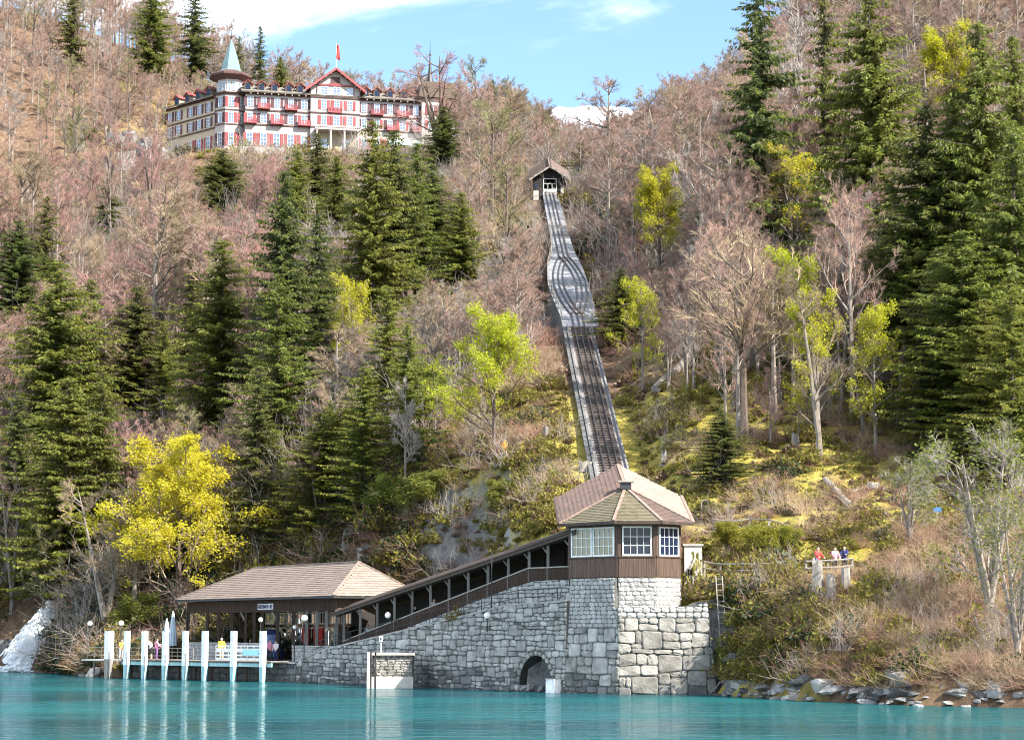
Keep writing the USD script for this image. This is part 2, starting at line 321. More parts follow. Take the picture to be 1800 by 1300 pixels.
Zr = flatten(Zr, [(-74, 426), (-58, 419), (-12, 431), (-14, 446), (-70, 444)], 103.7, 9)
RAMP = [tuple(W2 + inw * 1.3), tuple(W2 + inw * 1.3 + alongL * 32.5), tuple(W2 + inw * 5.2 + alongL * 32.5), tuple(W2 + inw * 5.2)]
def ramp_floor_at(p):
    s = (p - W2) @ alongL
    return np.interp(s, [0, 6.2, 33], [7.0, 7.0, 1.9])
Zr = flatten(Zr, RAMP, ramp_floor_at, 8.0)
Zr = flatten(Zr, [(4.4, 144.8), (7.4, 142.2), (9.8, 142.2), (11.4, 143.6), (11.4, 152), (4.4, 152)], lambda p: np.minimum(7.3, track_z(p[:, 1]) - 1.0), 2.0)
adx = np.abs(P2[:, 0] - tr_x); wt_ = np.clip((P2[:, 1] - 151) / 3, 0, 1) * np.clip((352 - P2[:, 1]) / 12, 0, 1)
lid = track_z(P2[:, 1]) - np.where(P2[:, 1] < 232, .75, 1.3) + np.clip(adx - 3.2, 0, 99) * 1.0
Zr = np.where(wt_ > 0, Zr - np.clip(Zr - lid, 0, 99) * wt_, Zr)
PATH = LineString([(13.4, 146.5), (17, 143.6), (21.5, 142.2), (25.5, 142.6)])
d_path = shapely.distance(pts, PATH); wp = np.clip(1.6 - d_path / 1.3, 0, 1); Zr = Zr * (1 - wp) + wp * np.interp(P2[:, 0], [13, 17, 21, 26], [8.3, 8.2, 8.15, 8.4])
nat_first = d_nat < d_wall
cap = np.where(nat_first, 0.05 + (1.15 + 2.2 * np.exp(-np.hypot(P2[:, 0] - 14.5, P2[:, 1] - 141) / 5)) * d_nat + 0.5 * (meshkit.fbm(np.c_[P2 * .4, np.zeros(len(P2))], 3, 4) - .4), np.where(d_wall < 1.25, -2.0, 999))
Zin = np.minimum(Zr, cap)
Zout = -0.35 - np.minimum(0.45 * np.minimum(d_nat, d_wall), 7)
Zt = np.where(inside, Zin, Zout)
ZG = Zt.reshape(GX.shape)
from scipy.interpolate import RegularGridInterpolator
_g = RegularGridInterpolator((gy, gx), ZG, bounds_error=False, fill_value=None)
def ground(x, y): return float(_g((y, x)))
def grounds(x, y): return _g((np.asarray(y), np.asarray(x)))
YS = np.concatenate([np.arange(104, 300, .5), np.arange(300, 640, 1.0)])
def hit(u, v, y0=104):
    """where the ray of the photograph's point u, v meets the ground"""
    d = ray(u, v); ys = YS[YS >= y0]
    below = (CAM_Z + d[2] * ys) < grounds(d[0] * ys, ys)
    k = int(np.argmax(below)) if below.any() else len(ys) - 1
    return np.array([d[0] * ys[k], ys[k], ground(d[0] * ys[k], ys[k])])
ny, nx = GX.shape
iy, ix = np.meshgrid(np.arange(ny - 1), np.arange(nx - 1), indexing='ij'); i0 = iy * nx + ix
tf = np.vstack([np.stack([i0, i0 + 1, i0 + nx + 1], -1).reshape(-1, 3), np.stack([i0, i0 + nx + 1, i0 + nx], -1).reshape(-1, 3)])
moss = np.exp(-(((P2[:, 0] - 12) / 22) ** 2 + ((P2[:, 1] - 165) / 32) ** 2)) + .35 * np.exp(-(((P2[:, 0] + 62) / 30) ** 2 + ((P2[:, 1] - 450) / 40) ** 2)) + .24 + 1.1 * np.exp(-(((P2[:, 0] + 1) / 9) ** 2 + ((P2[:, 1] - 180) / 14) ** 2))
usdkit.material(stage, '/World/Looks/ground', {
    'g': ('geometry', {}), 'at': ('attribute', {'attribute': 'moss'}),
    'n1': ('noise_texture', {'scale': .16, 'detail': 8, 'roughness': .68}), 'n2': ('noise_texture', {'scale': 1.1, 'detail': 8, 'roughness': .7}), 'n3': ('noise_texture', {'scale': 5.5, 'detail': 6, 'roughness': .7}),
    'litter': ('rgb_ramp', {'ramp': [(.25, (.04, .026, .016)), (.45, (.115, .073, .046)), (.6, (.18, .12, .078)), (.8, (.24, .185, .13))]}),
    'mossy': ('rgb_ramp', {'ramp': [(.25, (.05, .055, .014)), (.40, (.15, .155, .03)), (.50, (.31, .25, .05)), (.68, (.42, .31, .085)), (.9, (.36, .22, .09))]}),
    'stone': ('rgb_ramp', {'ramp': [(.25, (.07, .07, .069)), (.5, (.21, .205, .195)), (.75, (.36, .345, .325))]}),
    'ms': ('math', {'math_type': 'add'}), 'mr': ('map_range', {'range_type': 'smoothstep', 'from_min': .85, 'from_max': 1.25, 'clamp': True}),
    'm1': ('mix_color', {}), 'm2': ('mix_color', {}),
    'sep': ('separate_xyz', {}), 'sa': ('math', {'math_type': 'multiply_add', 'value2': .28, 'value3': -.14}), 'sb': ('math', {'math_type': 'add'}),
    'sr': ('map_range', {'range_type': 'smoothstep', 'from_min': .36, 'from_max': .52, 'to_min': 1.0, 'to_max': 0.0, 'clamp': True}),
    'bu': ('bump', {'strength': 1.0, 'distance': .12}), 'ba': ('math', {'math_type': 'add'}),
    'p': ('principled_bsdf', {'roughness': .95, 'specular_ior_level': .15})},
    [('g.position', 'n1.vector'), ('g.position', 'n2.vector'), ('g.position', 'n3.vector'), ('n2.fac', 'litter.fac'), ('n2.fac', 'mossy.fac'), ('n2.fac', 'stone.fac'),
     ('n1.fac', 'ms.value1'), ('at.fac', 'ms.value2'), ('ms.value', 'mr.value'), ('mr.result', 'm1.fac'), ('litter.color', 'm1.a'), ('mossy.color', 'm1.b'),
     ('g.true_normal', 'sep.vector'), ('n2.fac', 'sa.value1'), ('sep.z', 'sb.value1'), ('sa.value', 'sb.value2'), ('sb.value', 'sr.value'),
     ('sr.result', 'm2.fac'), ('m1.result', 'm2.a'), ('stone.color', 'm2.b'), ('n2.fac', 'ba.value1'), ('n3.fac', 'ba.value2'), ('ba.value', 'bu.height'), ('bu.normal', 'p.normal'), ('m2.result', 'p.base_color')], surface='p.BSDF')
tv = np.c_[P2, Zt]
g = put('hillside', (tv, tf), '/World/Looks/ground', smooth=True, label='steep wooded mountainside of moss, leaf litter and rock above the lake', cat='hillside', kind='structure')
UsdGeom.PrimvarsAPI(g).CreatePrimvar('moss', Sdf.ValueTypeNames.FloatArray, 'vertex').Set(Vt.FloatArray.FromNumpy(moss.astype(np.float32)))

# the lake
usdkit.material(stage, '/World/Looks/water', {
    'g': ('geometry', {}), 'm1': ('mapping', {'scale': (.16, .55, 1)}), 'm2': ('mapping', {'scale': (.5, 1.6, 1)}), 'm3': ('mapping', {'scale': (.02, .06, 1)}),
    'n1': ('noise_texture', {'scale': 1, 'detail': 3, 'roughness': .55}), 'n2': ('noise_texture', {'scale': 1, 'detail': 3, 'roughness': .6, 'distortion': .6}), 'n3': ('noise_texture', {'scale': 1, 'detail': 3}),
    'wp': ('map_range', {'from_min': .35, 'from_max': .65, 'to_min': .35, 'to_max': 1.35, 'clamp': True}), 'b1': ('bump', {'distance': .75, 'strength': 1}), 'b2': ('bump', {'distance': .2, 'strength': 1}),
    'cr': ('rgb_ramp', {'ramp': [(.3, (.0025, .040, .050)), (.7, (.007, .082, .084))]}),
    'd': ('diffuse_bsdf', {}), 'gl': ('glossy_bsdf', {'color': (.92, .97, 1.0), 'roughness': .05}),
    'fr': ('fresnel', {'IOR': 1.30}), 'fm': ('math', {'math_type': 'minimum', 'value2': .62}), 'm': ('mix_closure', {})},
    [('g.position', 'm1.vector'), ('g.position', 'm2.vector'), ('g.position', 'm3.vector'), ('m1.vector', 'n1.vector'), ('m2.vector', 'n2.vector'), ('m3.vector', 'n3.vector'),
     ('n1.fac', 'b1.height'), ('n2.fac', 'b2.height'), ('b1.normal', 'b2.normal'), ('b2.normal', 'gl.normal'), ('b2.normal', 'fr.normal'), ('n3.fac', 'cr.fac'), ('n3.fac', 'wp.value'), ('wp.result', 'b1.strength'), ('wp.result', 'b2.strength'), ('cr.color', 'd.color'),
     ('fr.fac', 'fm.value1'), ('fm.value', 'm.fac'), ('d.BSDF', 'm.closure1'), ('gl.BSDF', 'm.closure2')], surface='m.closure')
put('lake', MB().add([(-3000, -3000, 0), (3000, -3000, 0), (3000, 430, 0), (-3000, 430, 0)], [[0, 1, 2, 3]]), '/World/Looks/water', label='calm turquoise lake with small ripples at the foot of the hill', cat='lake', kind='structure')

# far snow mountain seen through the notch above the upper station
mx_, my_ = np.meshgrid(np.linspace(-1500, 1900, 120), np.linspace(3600, 5600, 60))
hz = 1140 * np.exp(-((mx_ - 150) / 900) ** 2) * np.exp(-((my_ - 4300) / 620) ** 2) + 260 * (meshkit.fbm(np.stack([mx_ * .003, my_ * .003, mx_ * 0], -1), 6, 2) - .5)
n0 = np.arange(59)[:, None] * 120 + np.arange(119)[None]
mq = np.stack([n0, n0 + 1, n0 + 121, n0 + 120], -1).reshape(-1, 4)
M['snow'] = usdkit.material(stage, '/World/Looks/snow', {'g': ('geometry', {}), 'n': ('noise_texture', {'scale': .006, 'detail': 9, 'roughness': .7}), 'r': ('rgb_ramp', {'ramp': [(.40, (.22, .25, .31)), (.52, (.62, .64, .68))]}), 'p': ('principled_bsdf', {'roughness': .8})},
    [('g.position', 'n.vector'), ('n.fac', 'r.fac'), ('r.color', 'p.base_color')], surface='p.BSDF')
put('snow_mountain', MB().add(np.stack([mx_, my_, hz], -1), mq), M['snow'], smooth=True, label='distant snow covered mountain showing in the gap above the upper station', cat='mountain', kind='structure')
# ------------------------------------------------------------------ masonry
class Frame:
    """a plane: s along the wall, t up it, and a normal towards the lake"""
    def __init__(s, a, b, z0=0.0, batter=0.0):
        a, b = np.asarray(a, float), np.asarray(b, float); s.L = np.linalg.norm(b - a); d = (b - a) / s.L
        s.o = np.array([a[0], a[1], z0]); s.ax = np.array([d[0], d[1], 0]); n = np.array([d[1], -d[0], 0])
        s.up = np.array([0, 0, 1.0]) - n * batter; s.up /= np.linalg.norm(s.up); s.n = np.cross(s.ax, s.up)
    def p(s, a, t, d=0.0):
        a, t, d = np.broadcast_arrays(np.asarray(a, float), t, d)
        return s.o + a[..., None] * s.ax + t[..., None] * s.up + d[..., None] * s.n
def stone_mesh(fr, poly, proud, joint, rng):
    q = poly.buffer(-joint, join_style=2)
    if q.is_empty or q.geom_type != 'Polygon' or q.area < 0.012: return None
    r = min(.12, .22 * math.sqrt(q.area)); q2 = q.buffer(-r, join_style=2).buffer(r, quad_segs=1, join_style=1)
    if q2.is_empty or q2.geom_type != 'Polygon': q2 = q
    xy = np.array(q2.simplify(.012).exterior.coords)[:-1]
    if not q2.exterior.is_ccw: xy = xy[::-1]
    k = len(xy); cen = np.array(q2.centroid.coords[0]); size = math.sqrt(q2.area)
    inset = min(.09, .2 * size); d = xy - cen; l = np.linalg.norm(d, axis=1, keepdims=True)
    inner = cen + d * np.maximum(1 - inset / l, .45) + rng.normal(0, .015, xy.shape)
    hi = proud * rng.uniform(.6, 1.3)
    v = np.vstack([fr.p(xy[:, 0], xy[:, 1], -.03), fr.p(xy[:, 0], xy[:, 1], hi * .45), fr.p(inner[:, 0], inner[:, 1], hi + rng.normal(0, .022, k)), fr.p(cen[:1], cen[1:], hi + .02)])
    f = []
    for i in range(k):
        j = (i + 1) % k
        for a in (0, k): f += [[a + i, a + j, a + k + j], [a + i, a + k + j, a + k + i]]
        f.append([2 * k + i, 2 * k + j, 3 * k])
    return v, np.array(f)
def courses(poly, rows, widths, rng, big=.15, wob=.05):
    """irregular courses of stones that fill a polygon in s, t"""
    x0, y0, x1, y1 = poly.bounds; y = y0; edges = [y0]
    while edges[-1] < y1: edges.append(edges[-1] + rng.uniform(*rows))
    tilt = lambda s, k: wob * math.sin(s * .9 + k * 2.1) + wob * .7 * math.sin(s * 2.3 + k)
    taken, out = [[] for _ in range(len(edges) + 1)], []
    for k in range(len(edges) - 1):
        s = x0 - rng.uniform(0, widths[0])
        while s < x1:
            w = rng.uniform(*widths) * (1.35 if rng.random() < big else 1); e = s + w
            hitx = [t for t in taken[k] if t[0] < e - .12 and t[1] > s + .02]
            if hitx:
                t = hitx[0]
                if t[0] - s > .25: e = t[0]
                else: s = t[1]; continue
            top = k + 1
            if w > .5 * sum(widths) * .95 and rng.random() < big * 1.6 and k + 2 < len(edges): top = k + 2; taken[k + 1].append((s, e))
            lean = rng.normal(0, .03)
            q = Polygon([(s + lean, edges[k] + tilt(s, k)), (e + lean, edges[k] + tilt(e, k)), (e - lean, edges[top] + tilt(e, top)), (s - lean, edges[top] + tilt(s, top))])
            if q.is_valid:
                q = q.intersection(poly)
                if q.geom_type == 'Polygon' and q.area > .02: out.append(q)
            s = e
    return out
def lay(parent, fr, polys, mat, name, proud, joint, rng, most=300, stuff='small_stones'):
    ms = [(q.area, stone_mesh(fr, q, proud, joint, rng)) for q in polys]; ms = sorted([m for m in ms if m[1] is not None], key=lambda m: -m[0])
    pick = (lambda cz: mat) if not callable(mat) else mat
    for _, m in ms[:most]: put(name, m, pick(m[0][-1]), parent)
    if ms[most:]: put(stuff, merge([m for _, m in ms[most:]]), pick(ms[-1][1][0][-1]), parent, kind='stuff')
def backing(parent, fr, poly, mat, depth=1.1, name='wall_core'):
    g = trimesh.creation.extrude_polygon(poly, depth, engine='earcut'); v = np.array(g.vertices)
    put(name, (fr.p(v[:, 0], v[:, 1], v[:, 2] - depth - .005), np.array(g.faces)), mat, parent)
rng = np.random.default_rng(11)
wet = lambda base, lim=1.1: (lambda cz: M['stone_wet'] if cz[2] < lim + .25 * math.sin(cz[0] * 1.7) else M[base])

tb = thing('tower_base', 'tall stone base of grey boulders and pale blocks under the many-windowed hut', 'stone wall')
F = Frame(W1, W0, 0, .06); poly = Polygon([(0, -.4), (6.75, -.4), (6.15, 6.15), (3.7, 5.87), (0, 5.87)])
backing(tb, F, poly, M['mortar'])
hi_, lo_ = sbox(-1, 5.15, 9, 9), sbox(-1, -1, 9, 5.15)
lay(tb, F, courses(poly.intersection(lo_), (.38, .72), (.5, 1.45), rng, .24, .09), lambda cz: M['stone_wet'] if cz[2] < .35 else M['stone_sunny'], 'stone', .11, .022, rng, 130)
lay(tb, F, courses(poly.intersection(hi_), (.36, .4), (.5, .8), rng, 0, .02), M['stone_pale'], 'stone', .07, .018, rng, 40)
F = Frame(W2, W1, 0, .07); poly = Polygon([(-.1, -.4), (F.L, -.4), (F.L + .02, 5.87), (F.L - .62, 5.88), (F.L - .74, 7.9), (.02, 7.9)])
backing(tb, F, poly, M['mortar'], .9)
lay(tb, F, courses(poly.intersection(sbox(-1, -1, 9, 4.5)), (.36, .6), (.5, 1.25), rng, .2, .06), wet('stone_grey', .9), 'stone', .09, .02, rng, 80)
lay(tb, F, courses(poly.intersection(sbox(-1, 4.5, 9, 9)), (.27, .31), (.35, .62), rng, 0, .015), M['stone_pale'], 'block', .05, .012, rng, 110)
HB, HC, HD, HA = np.array([7.3, 141.3]), np.array([9.9, 141.3]), np.array([11.75, 143.15]), np.array([4.0, 144.6])
for a, b in ((HB, HC), (HC, HD)):
    F = Frame(a, b, 5.8, .015); poly = sbox(0, -.1, F.L, 2.1)
    backing(tb, F, poly, M['mortar_pale'], .5)
    lay(tb, F, courses(poly, (.29, .33), (.36, .7), rng, 0, .012), M['stone_pale'], 'block', .045, .011, rng, 90)
F = Frame(HD, (11.8, 152), 5.2, 0); backing(tb, F, sbox(0, 0, F.L, 2.7), M['stone_pale'], .4)
F = Frame(W0 + [-.08, .35], (14.6, 147.5), 0, .1); poly = Polygon([(0, -.4), (F.L, 2), (F.L, 5.6), (.3, 5.6)])
backing(tb, F, poly, M['stone_grey'], .9)
lay(tb, F, courses(poly, (.45, .75), (.6, 1.2), rng, .2, .06), M['stone_grey'], 'stone', .1, .02, rng, 60)
put('ledge_slab', MB().prism([(7.4, 140.75), (13.2, 140.75), (14.2, 146.5), (11.9, 146.5), (11.9, 143), (10, 141.25), (7.3, 141.25)], 5.5, 5.86), M['concrete'], tb)

rw = thing('retaining_wall', 'long grey stone retaining wall with an arched culvert under the covered stairway', 'stone wall')
F = RF = Frame(W3, W2, 0, .03); L = F.L                    # s runs from the lower end W3 to W2
ledge = lambda s: np.interp(L - s, [0, 1.2, 6.8, 33.8, L], [6.35, 6.25, 6.15, 2.75, 1.75])
ss = np.linspace(0, L, 16)
poly = Polygon([(0, -.4), (L, -.4)] + [(s, float(ledge(s))) for s in ss[::-1]])
arch_s, arch_r, arch_t = L - 3.6, 2.0, .55
arch = Point(arch_s, arch_t).buffer(arch_r, quad_segs=8).union(sbox(arch_s - arch_r, -1, arch_s + arch_r, arch_t))
face = poly.difference(arch); ring = Point(arch_s, arch_t).buffer(arch_r + .36, quad_segs=8).intersection(sbox(0, arch_t, 99, 9))
backing(rw, F, face, M['mortar'])
st = courses(face.difference(ring).intersection(sbox(-1, -1, 99, 9)), (.28, .45), (.5, 1.3), rng, .14, .06)
lay(rw, F, st, wet('stone_grey', 1.25), 'stone', .085, .02, rng, 300)
for k in range(13):
    a0, a1 = math.pi * k / 13 + .02, math.pi * (k + 1) / 13 - .02
    q = Polygon([(arch_s + r * math.cos(a), arch_t + r * math.sin(a)) for r, a in ((arch_r, a0), (arch_r + .34, a0), (arch_r + .34, a1), (arch_r, a1))])
    m = stone_mesh(F, q, .12, .012, rng)
    if m: put('arch_stone', m, M['stone_grey'], rw)
an = np.linspace(0, math.pi, 17); cv = MB()                  # vault of the culvert
for i in range(16):
    q = [F.p(arch_s + arch_r * math.cos(an[k]), arch_t + arch_r * math.sin(an[k]), d) for k, d in ((i, 0), (i + 1, 0), (i + 1, -4), (i, -4))]; cv.poly(q)
for sg in (-1, 1): cv.poly([F.p(arch_s + sg * arch_r, t, d) for t, d in ((-.5, 0), (arch_t, 0), (arch_t, -4), (-.5, -4))])
cv.poly([F.p(a, t, -3.9) for a, t in ((arch_s - 1.9, -.5), (arch_s + 1.9, -.5), (arch_s + 1.9, 2.9), (arch_s - 1.9, 2.9))])
put('culvert_vault', cv, M['rock_dark'], rw)
cp = MB()
for s0, s1 in zip(ss[:-1], ss[1:]): cp.bar(F.p(s0 + .01, ledge(s0) + .05, -.5), F.p(s1 - .01, ledge(s1) + .05, -.5), 1.15, .12)
put('coping', cp, M['stone_grey'], rw)
U0 = W2 + inw * 1.15; UF = Frame(U0 + alongL * 30, U0, 0, .01)   # upper wall under the stairway floor
floor = lambda s: np.interp(s, [0, 6.2, 33], [7.85, 7.85, 2.5])   # s from the hut downwards
su = np.linspace(0, 30, 12)
poly = Polygon([(30 - s, float(ledge(L - s)) - .2) for s in su[::-1]] + [(30 - s, max(float(floor(s)), float(ledge(L - s)) - .1)) for s in su]).buffer(0)
backing(rw, UF, poly, M['mortar'], .5, 'upper_core')
lay(rw, UF, courses(poly, (.26, .36), (.5, 1.0), rng, .1, .03), M['stone_pale'], 'block', .06, .015, rng, 120)
bb = thing('white_block', 'whitewashed concrete block at the waterline right of the culvert arch', 'block')
F2 = RF; cpt = F2.p(L - .95, .15, .3); v = MB().box((0, 0, 0), (1.0, .7, 1.5), ax=np.array([F2.ax, F2.n, F2.up])).mesh()
put('block', (v[0] + cpt, v[1]), M['white_paint'], bb); put('cap', MB().box(cpt + [0, 0, .78], (1.06, .76, .06), ax=np.array([F2.ax, F2.n, F2.up])), M['concrete_pale'], bb)
rl = thing('path_railing', 'thin black iron railing along the ledge of the stone retaining wall', 'railing')
for k in range(15):
    s = 1.5 + k * 2.4; a = RF.p(L - s, ledge(L - s) + .05, -.25); put('post', MB().bar(a, a + [0, 0, 1.05], .06, .06), M['metal_dark'], rl)
for h in (.5, 1.05):
    pts = [RF.p(L - s, ledge(L - s) + h, -.25) for s in np.linspace(.8, 36.5, 14)]; put('rail', MB().tube(pts, .028, 6), M['metal_dark'], rl)

qw = thing('quay_wall', 'low dark stone quay wall behind the white mooring posts', 'stone wall')
for a, b in ((W4, W3), ((-37.5, 197), W4)):
    F = Frame(a, b, 0, .04); poly = sbox(0, -.4, F.L, 1.55); backing(qw, F, poly, M['mortar'])
    lay(qw, F, courses(poly, (.36, .55), (.6, 1.3), rng, .15, .05), wet('stone_dark', .7), 'stone', .08, .02, rng, 150)
qd = MB()
for a, b in ((W4, W3), ((-37.5, 197), W4)):
    F = Frame(a, b, 0, 0); qd.bar(F.p(.01, 1.58, -.45), F.p(F.L - .01, 1.58, -.45), 1.2, .14)
put('coping', qd, M['concrete'], qw)

# ------------------------------------------------------------------ tiled roofs, windows, boards
def tiles(poly3, up_hint=(0, 0, 1), course=.36, w=.26, t=.03, inset=0.0, roll=0.0, rg=rng):
    """overlapping tiles over a flat polygon, in one mesh; the polygon's first edge is its eave"""
    p = np.asarray(poly3, float); ex = p[1] - p[0]; ex /= np.linalg.norm(ex); n = np.cross(ex, p[2] - p[0]); n /= np.linalg.norm(n)
    if n[2] < 0: n = -n
    ey = np.cross(n, ex); 
    if ey[2] < 0: ey = -ey
    q = np.c_[(p - p[0]) @ ex, (p - p[0]) @ ey]; pg = Polygon(q).buffer(0.001); x0, y0, x1, y1 = pg.bounds
    rows = np.arange(0, int((y1 - y0) / course) + 1); mb_v, mb_f, k = [], [], 0
    for r in rows:
        yy = y0 + r * course; xs = np.arange(x0 - w * (r % 2) * .5, x1, w); cxs, cy_ = xs + w / 2, yy + course * .45
        ok = shapely.contains_xy(pg, cxs, np.full(len(cxs), min(cy_, y1 - .02)))
        xs = xs[ok]; m = len(xs)
        if not m: continue
        j = rg.normal(0, .012, m); a, b = xs + .006, xs + w - .006; lo, hi = yy - .03 + j, np.full(m, yy + course)
        hh = t + rg.normal(0, .006, m)
        def P(x, y, z): return p[0] + x[:, None] * ex + y[:, None] * ey + z[:, None] * n
        z0, z1 = hh + .012, np.full(m, .004)
        if roll:
            mid = (a + b) / 2
            V = np.stack([P(a, lo, z0), P(mid, lo, z0 + roll), P(b, lo, z0), P(a, hi, z1), P(mid, hi, z1 + roll), P(b, hi, z1), P(a, lo, z0 - t), P(b, lo, z0 - t)], 1)
            f = np.array([[0, 1, 4], [0, 4, 3], [1, 2, 5], [1, 5, 4], [6, 7, 2], [6, 2, 1], [6, 1, 0]])
            nv = 8
        else:
            V = np.stack([P(a, lo, z0), P(b, lo, z0), P(b, hi, z1), P(a, hi, z1), P(a, lo, z0 - t), P(b, lo, z0 - t)], 1)
            f = np.array([[0, 1, 2], [0, 2, 3], [4, 5, 1], [4, 1, 0]]); nv = 6
        mb_v.append(V.reshape(-1, 3)); mb_f.append((f[None] + (np.arange(m) * nv)[:, None, None]).reshape(-1, 3) + k); k += m * nv
    return np.vstack(mb_v), np.vstack(mb_f)
def window(parent, O, ax, n, w, h, cols, rows, mat='white_paint', pmat='pane_dark', fw=.1, mw=.035, name='window'):
    """frame with glazing bars (part) and a pane (sub-part); O is the sill's middle"""
    O, ax, n = np.asarray(O, float), np.asarray(ax, float), np.asarray(n, float); A = np.array([ax, n, [0, 0, 1]]); m = MB(); up = np.array([0, 0, 1.0])
    for sx in (-1, 1): m.box(O + ax * sx * (w / 2 - fw / 2) + up * h / 2 + n * .03, (fw, .1, h), ax=A)
    for z in (fw / 2, h - fw / 2): m.box(O + up * z + n * .03, (w - 2 * fw, .1, fw), ax=A)
    for k in range(1, cols): m.box(O + ax * (-w / 2 + fw + (w - 2 * fw) * k / cols) + up * h / 2 + n * .025, (mw, .06, h - 2 * fw), ax=A)
    for k in range(1, rows): m.box(O + up * (fw + (h - 2 * fw) * k / rows) + n * .025, (w - 2 * fw, .055, mw), ax=A)
    f = put(name, m, M[mat], parent)
    put('pane', MB().box(O + up * h / 2, (w - 2 * fw, .015, h - 2 * fw), ax=A), M[pmat], f)
    return f
def boards(F, s0, s1, t0, t1, w=.17, proud=.025, rg=rng, top=None):
    m = MB(); A = np.array([F.ax, F.n, F.up]); s = s0
    while s < s1 - .03:
        e = min(s + w, s1); b0 = t0(s) if callable(t0) else t0; b1 = t1((s + e) / 2) if callable(t1) else t1
        m.box(F.p((s + e) / 2, (b0 + b1) / 2, proud / 2 + rg.uniform(0, .008)), (e - s - .012, proud, b1 - b0), ax=A); s = e
    return m

# ------------------------------------------------------------------ lower station hut
hut = thing('station_hut', 'dark wooden hut with a tiled roof and white framed windows on the stone tower', 'hut')
faces = [(HA, HB, 2), (HB, HC, 1), (HC, HD, 1)]
cores, bd = MB(), MB()
for a, b, nwin in faces + [(HD, np.array([11.8, 152.]), 0), (np.array([4.05, 152.]), HA, 0)]:
    F = Frame(a, b, 7.92, 0); A = np.array([F.ax, F.n, F.up])
    cores.box(F.p(F.L / 2, 1.9, -.08), (F.L, .14, 3.8 if nwin else 4.6), ax=A)
    if nwin:
        v, f = boards(F, 0.05, F.L - .05, .02, 1.36).mesh(); bd.add(v, f)
        bd.box(F.p(F.L / 2, 1.42, .04), (F.L - .04, .12, .09), ax=A); bd.box(F.p(F.L / 2, 3.62, .02), (F.L - .04, .06, .3), ax=A)
        for s in (.09, F.L - .09): bd.box(F.p(s, 2.5, .02), (.18, .06, 2.05), ax=A)
        w = {2: 1.98, 1: 2.05}[nwin]
        if nwin == 2: 
            for s in (F.L / 2 - 1.04, F.L / 2 + 1.04): window(hut, F.p(s, 1.46, .03), F.ax, F.n, w, 2.02, 4, 3, pmat='pane_hut')
        else: window(hut, F.p(F.L / 2, 1.46, .03), F.ax, F.n, w, 2.02, 4, 3)
put('wall', cores, M['wood_brown'], hut); put('boards', bd, M['wood_brown'], hut, kind='stuff')
bk = MB().box((5.0, 152, 11.6), (2.0, .16, 3.6)).box((11.0, 152, 11.6), (1.7, .16, 3.6)).box((8.1, 152, 13.4), (4.4, .16, 1.2)); put('back_wall', bk, M['wood_dark'], hut)
ez = 11.72
EA, EB, EC, ED = [np.array(p) for p in ((3.3, 144.4, ez), (6.95, 140.4, ez), (10.25, 140.4, ez), (12.65, 142.85, ez))]
PK, PQ = np.array((8.1, 146.0, 14.38)), np.array((7.95, 153.6, 16.6)); EG, EH = EA + (PQ - PK) * 1.02, ED + (PQ - PK) * 1.06
for poly, mt in (((EA, EB, PK), 'shingle_moss'), ((EB, EC, PK), 'shingle_moss'), ((EC, ED, PK), 'tile_hut')):
    put('roof_tiles', tiles(poly, course=.26, w=.3, t=.035), M[mt], hut, kind='stuff')
put('roof_tiles', tiles((EA, EG, PQ, PK), course=.34, w=.36, t=.03, roll=.07), M['tile_hut'], hut, kind='stuff')
put('roof_tiles', tiles((ED, EH, PQ + (PQ - PK) * .05, PK), course=.3, w=.3, t=.03), M['tile_pink'], hut, kind='stuff')
rfm = MB()
for poly in ((EA, EB, PK), (EB, EC, PK), (EC, ED, PK), (EG, EA, PK), (EG, PK, PQ), (ED, EH, PQ), (ED, PQ, PK)): rfm.slab([p - [0, 0, .02] for p in poly], .12)
put('roof_deck', rfm, M['wood_dark'], hut)
for a, b in ((EA, PK), (EB, PK), (EC, PK), (ED, PK), (PK, PQ), (EA, EG), (ED, EH)):
    m = MB(); n_ = max(3, int(np.linalg.norm(b - a) / .42)); d = (b - a) / n_
    for k in range(n_): m.bar(a + d * (k + .02) + [0, 0, .05], a + d * (k + .99) + [0, 0, .075], .2, .09)
    put('ridge_tiles', m, M['tile_ridge'] if b is not EG else M['wood_dark'], hut)
gt = MB()
for a, b in ((EA, EB), (EB, EC), (EC, ED)):
    d = (b - a) / np.linalg.norm(b - a); gt.bar(a + d * .02 + [0, 0, -.1], b - d * .02 + [0, 0, -.1], .1, .2)
put('eave_board', gt, M['wood_dark'], hut)
vent = put('roof_vent', MB().box(PK + [0, -.25, .12], (.75, .7, .5)), M['metal_dark'], hut); put('vent_cap', MB().box(PK + [0, -.25, .42], (1.15, 1.0, .1)), M['wood_grey'], vent)
put('interior_floor', MB().prism([(4.2, 144.8), (7.4, 141.5), (9.8, 141.5), (11.6, 143.3), (11.6, 151.9), (4.2, 151.9)], 7.6, 7.9), M['wood_dark'], hut)

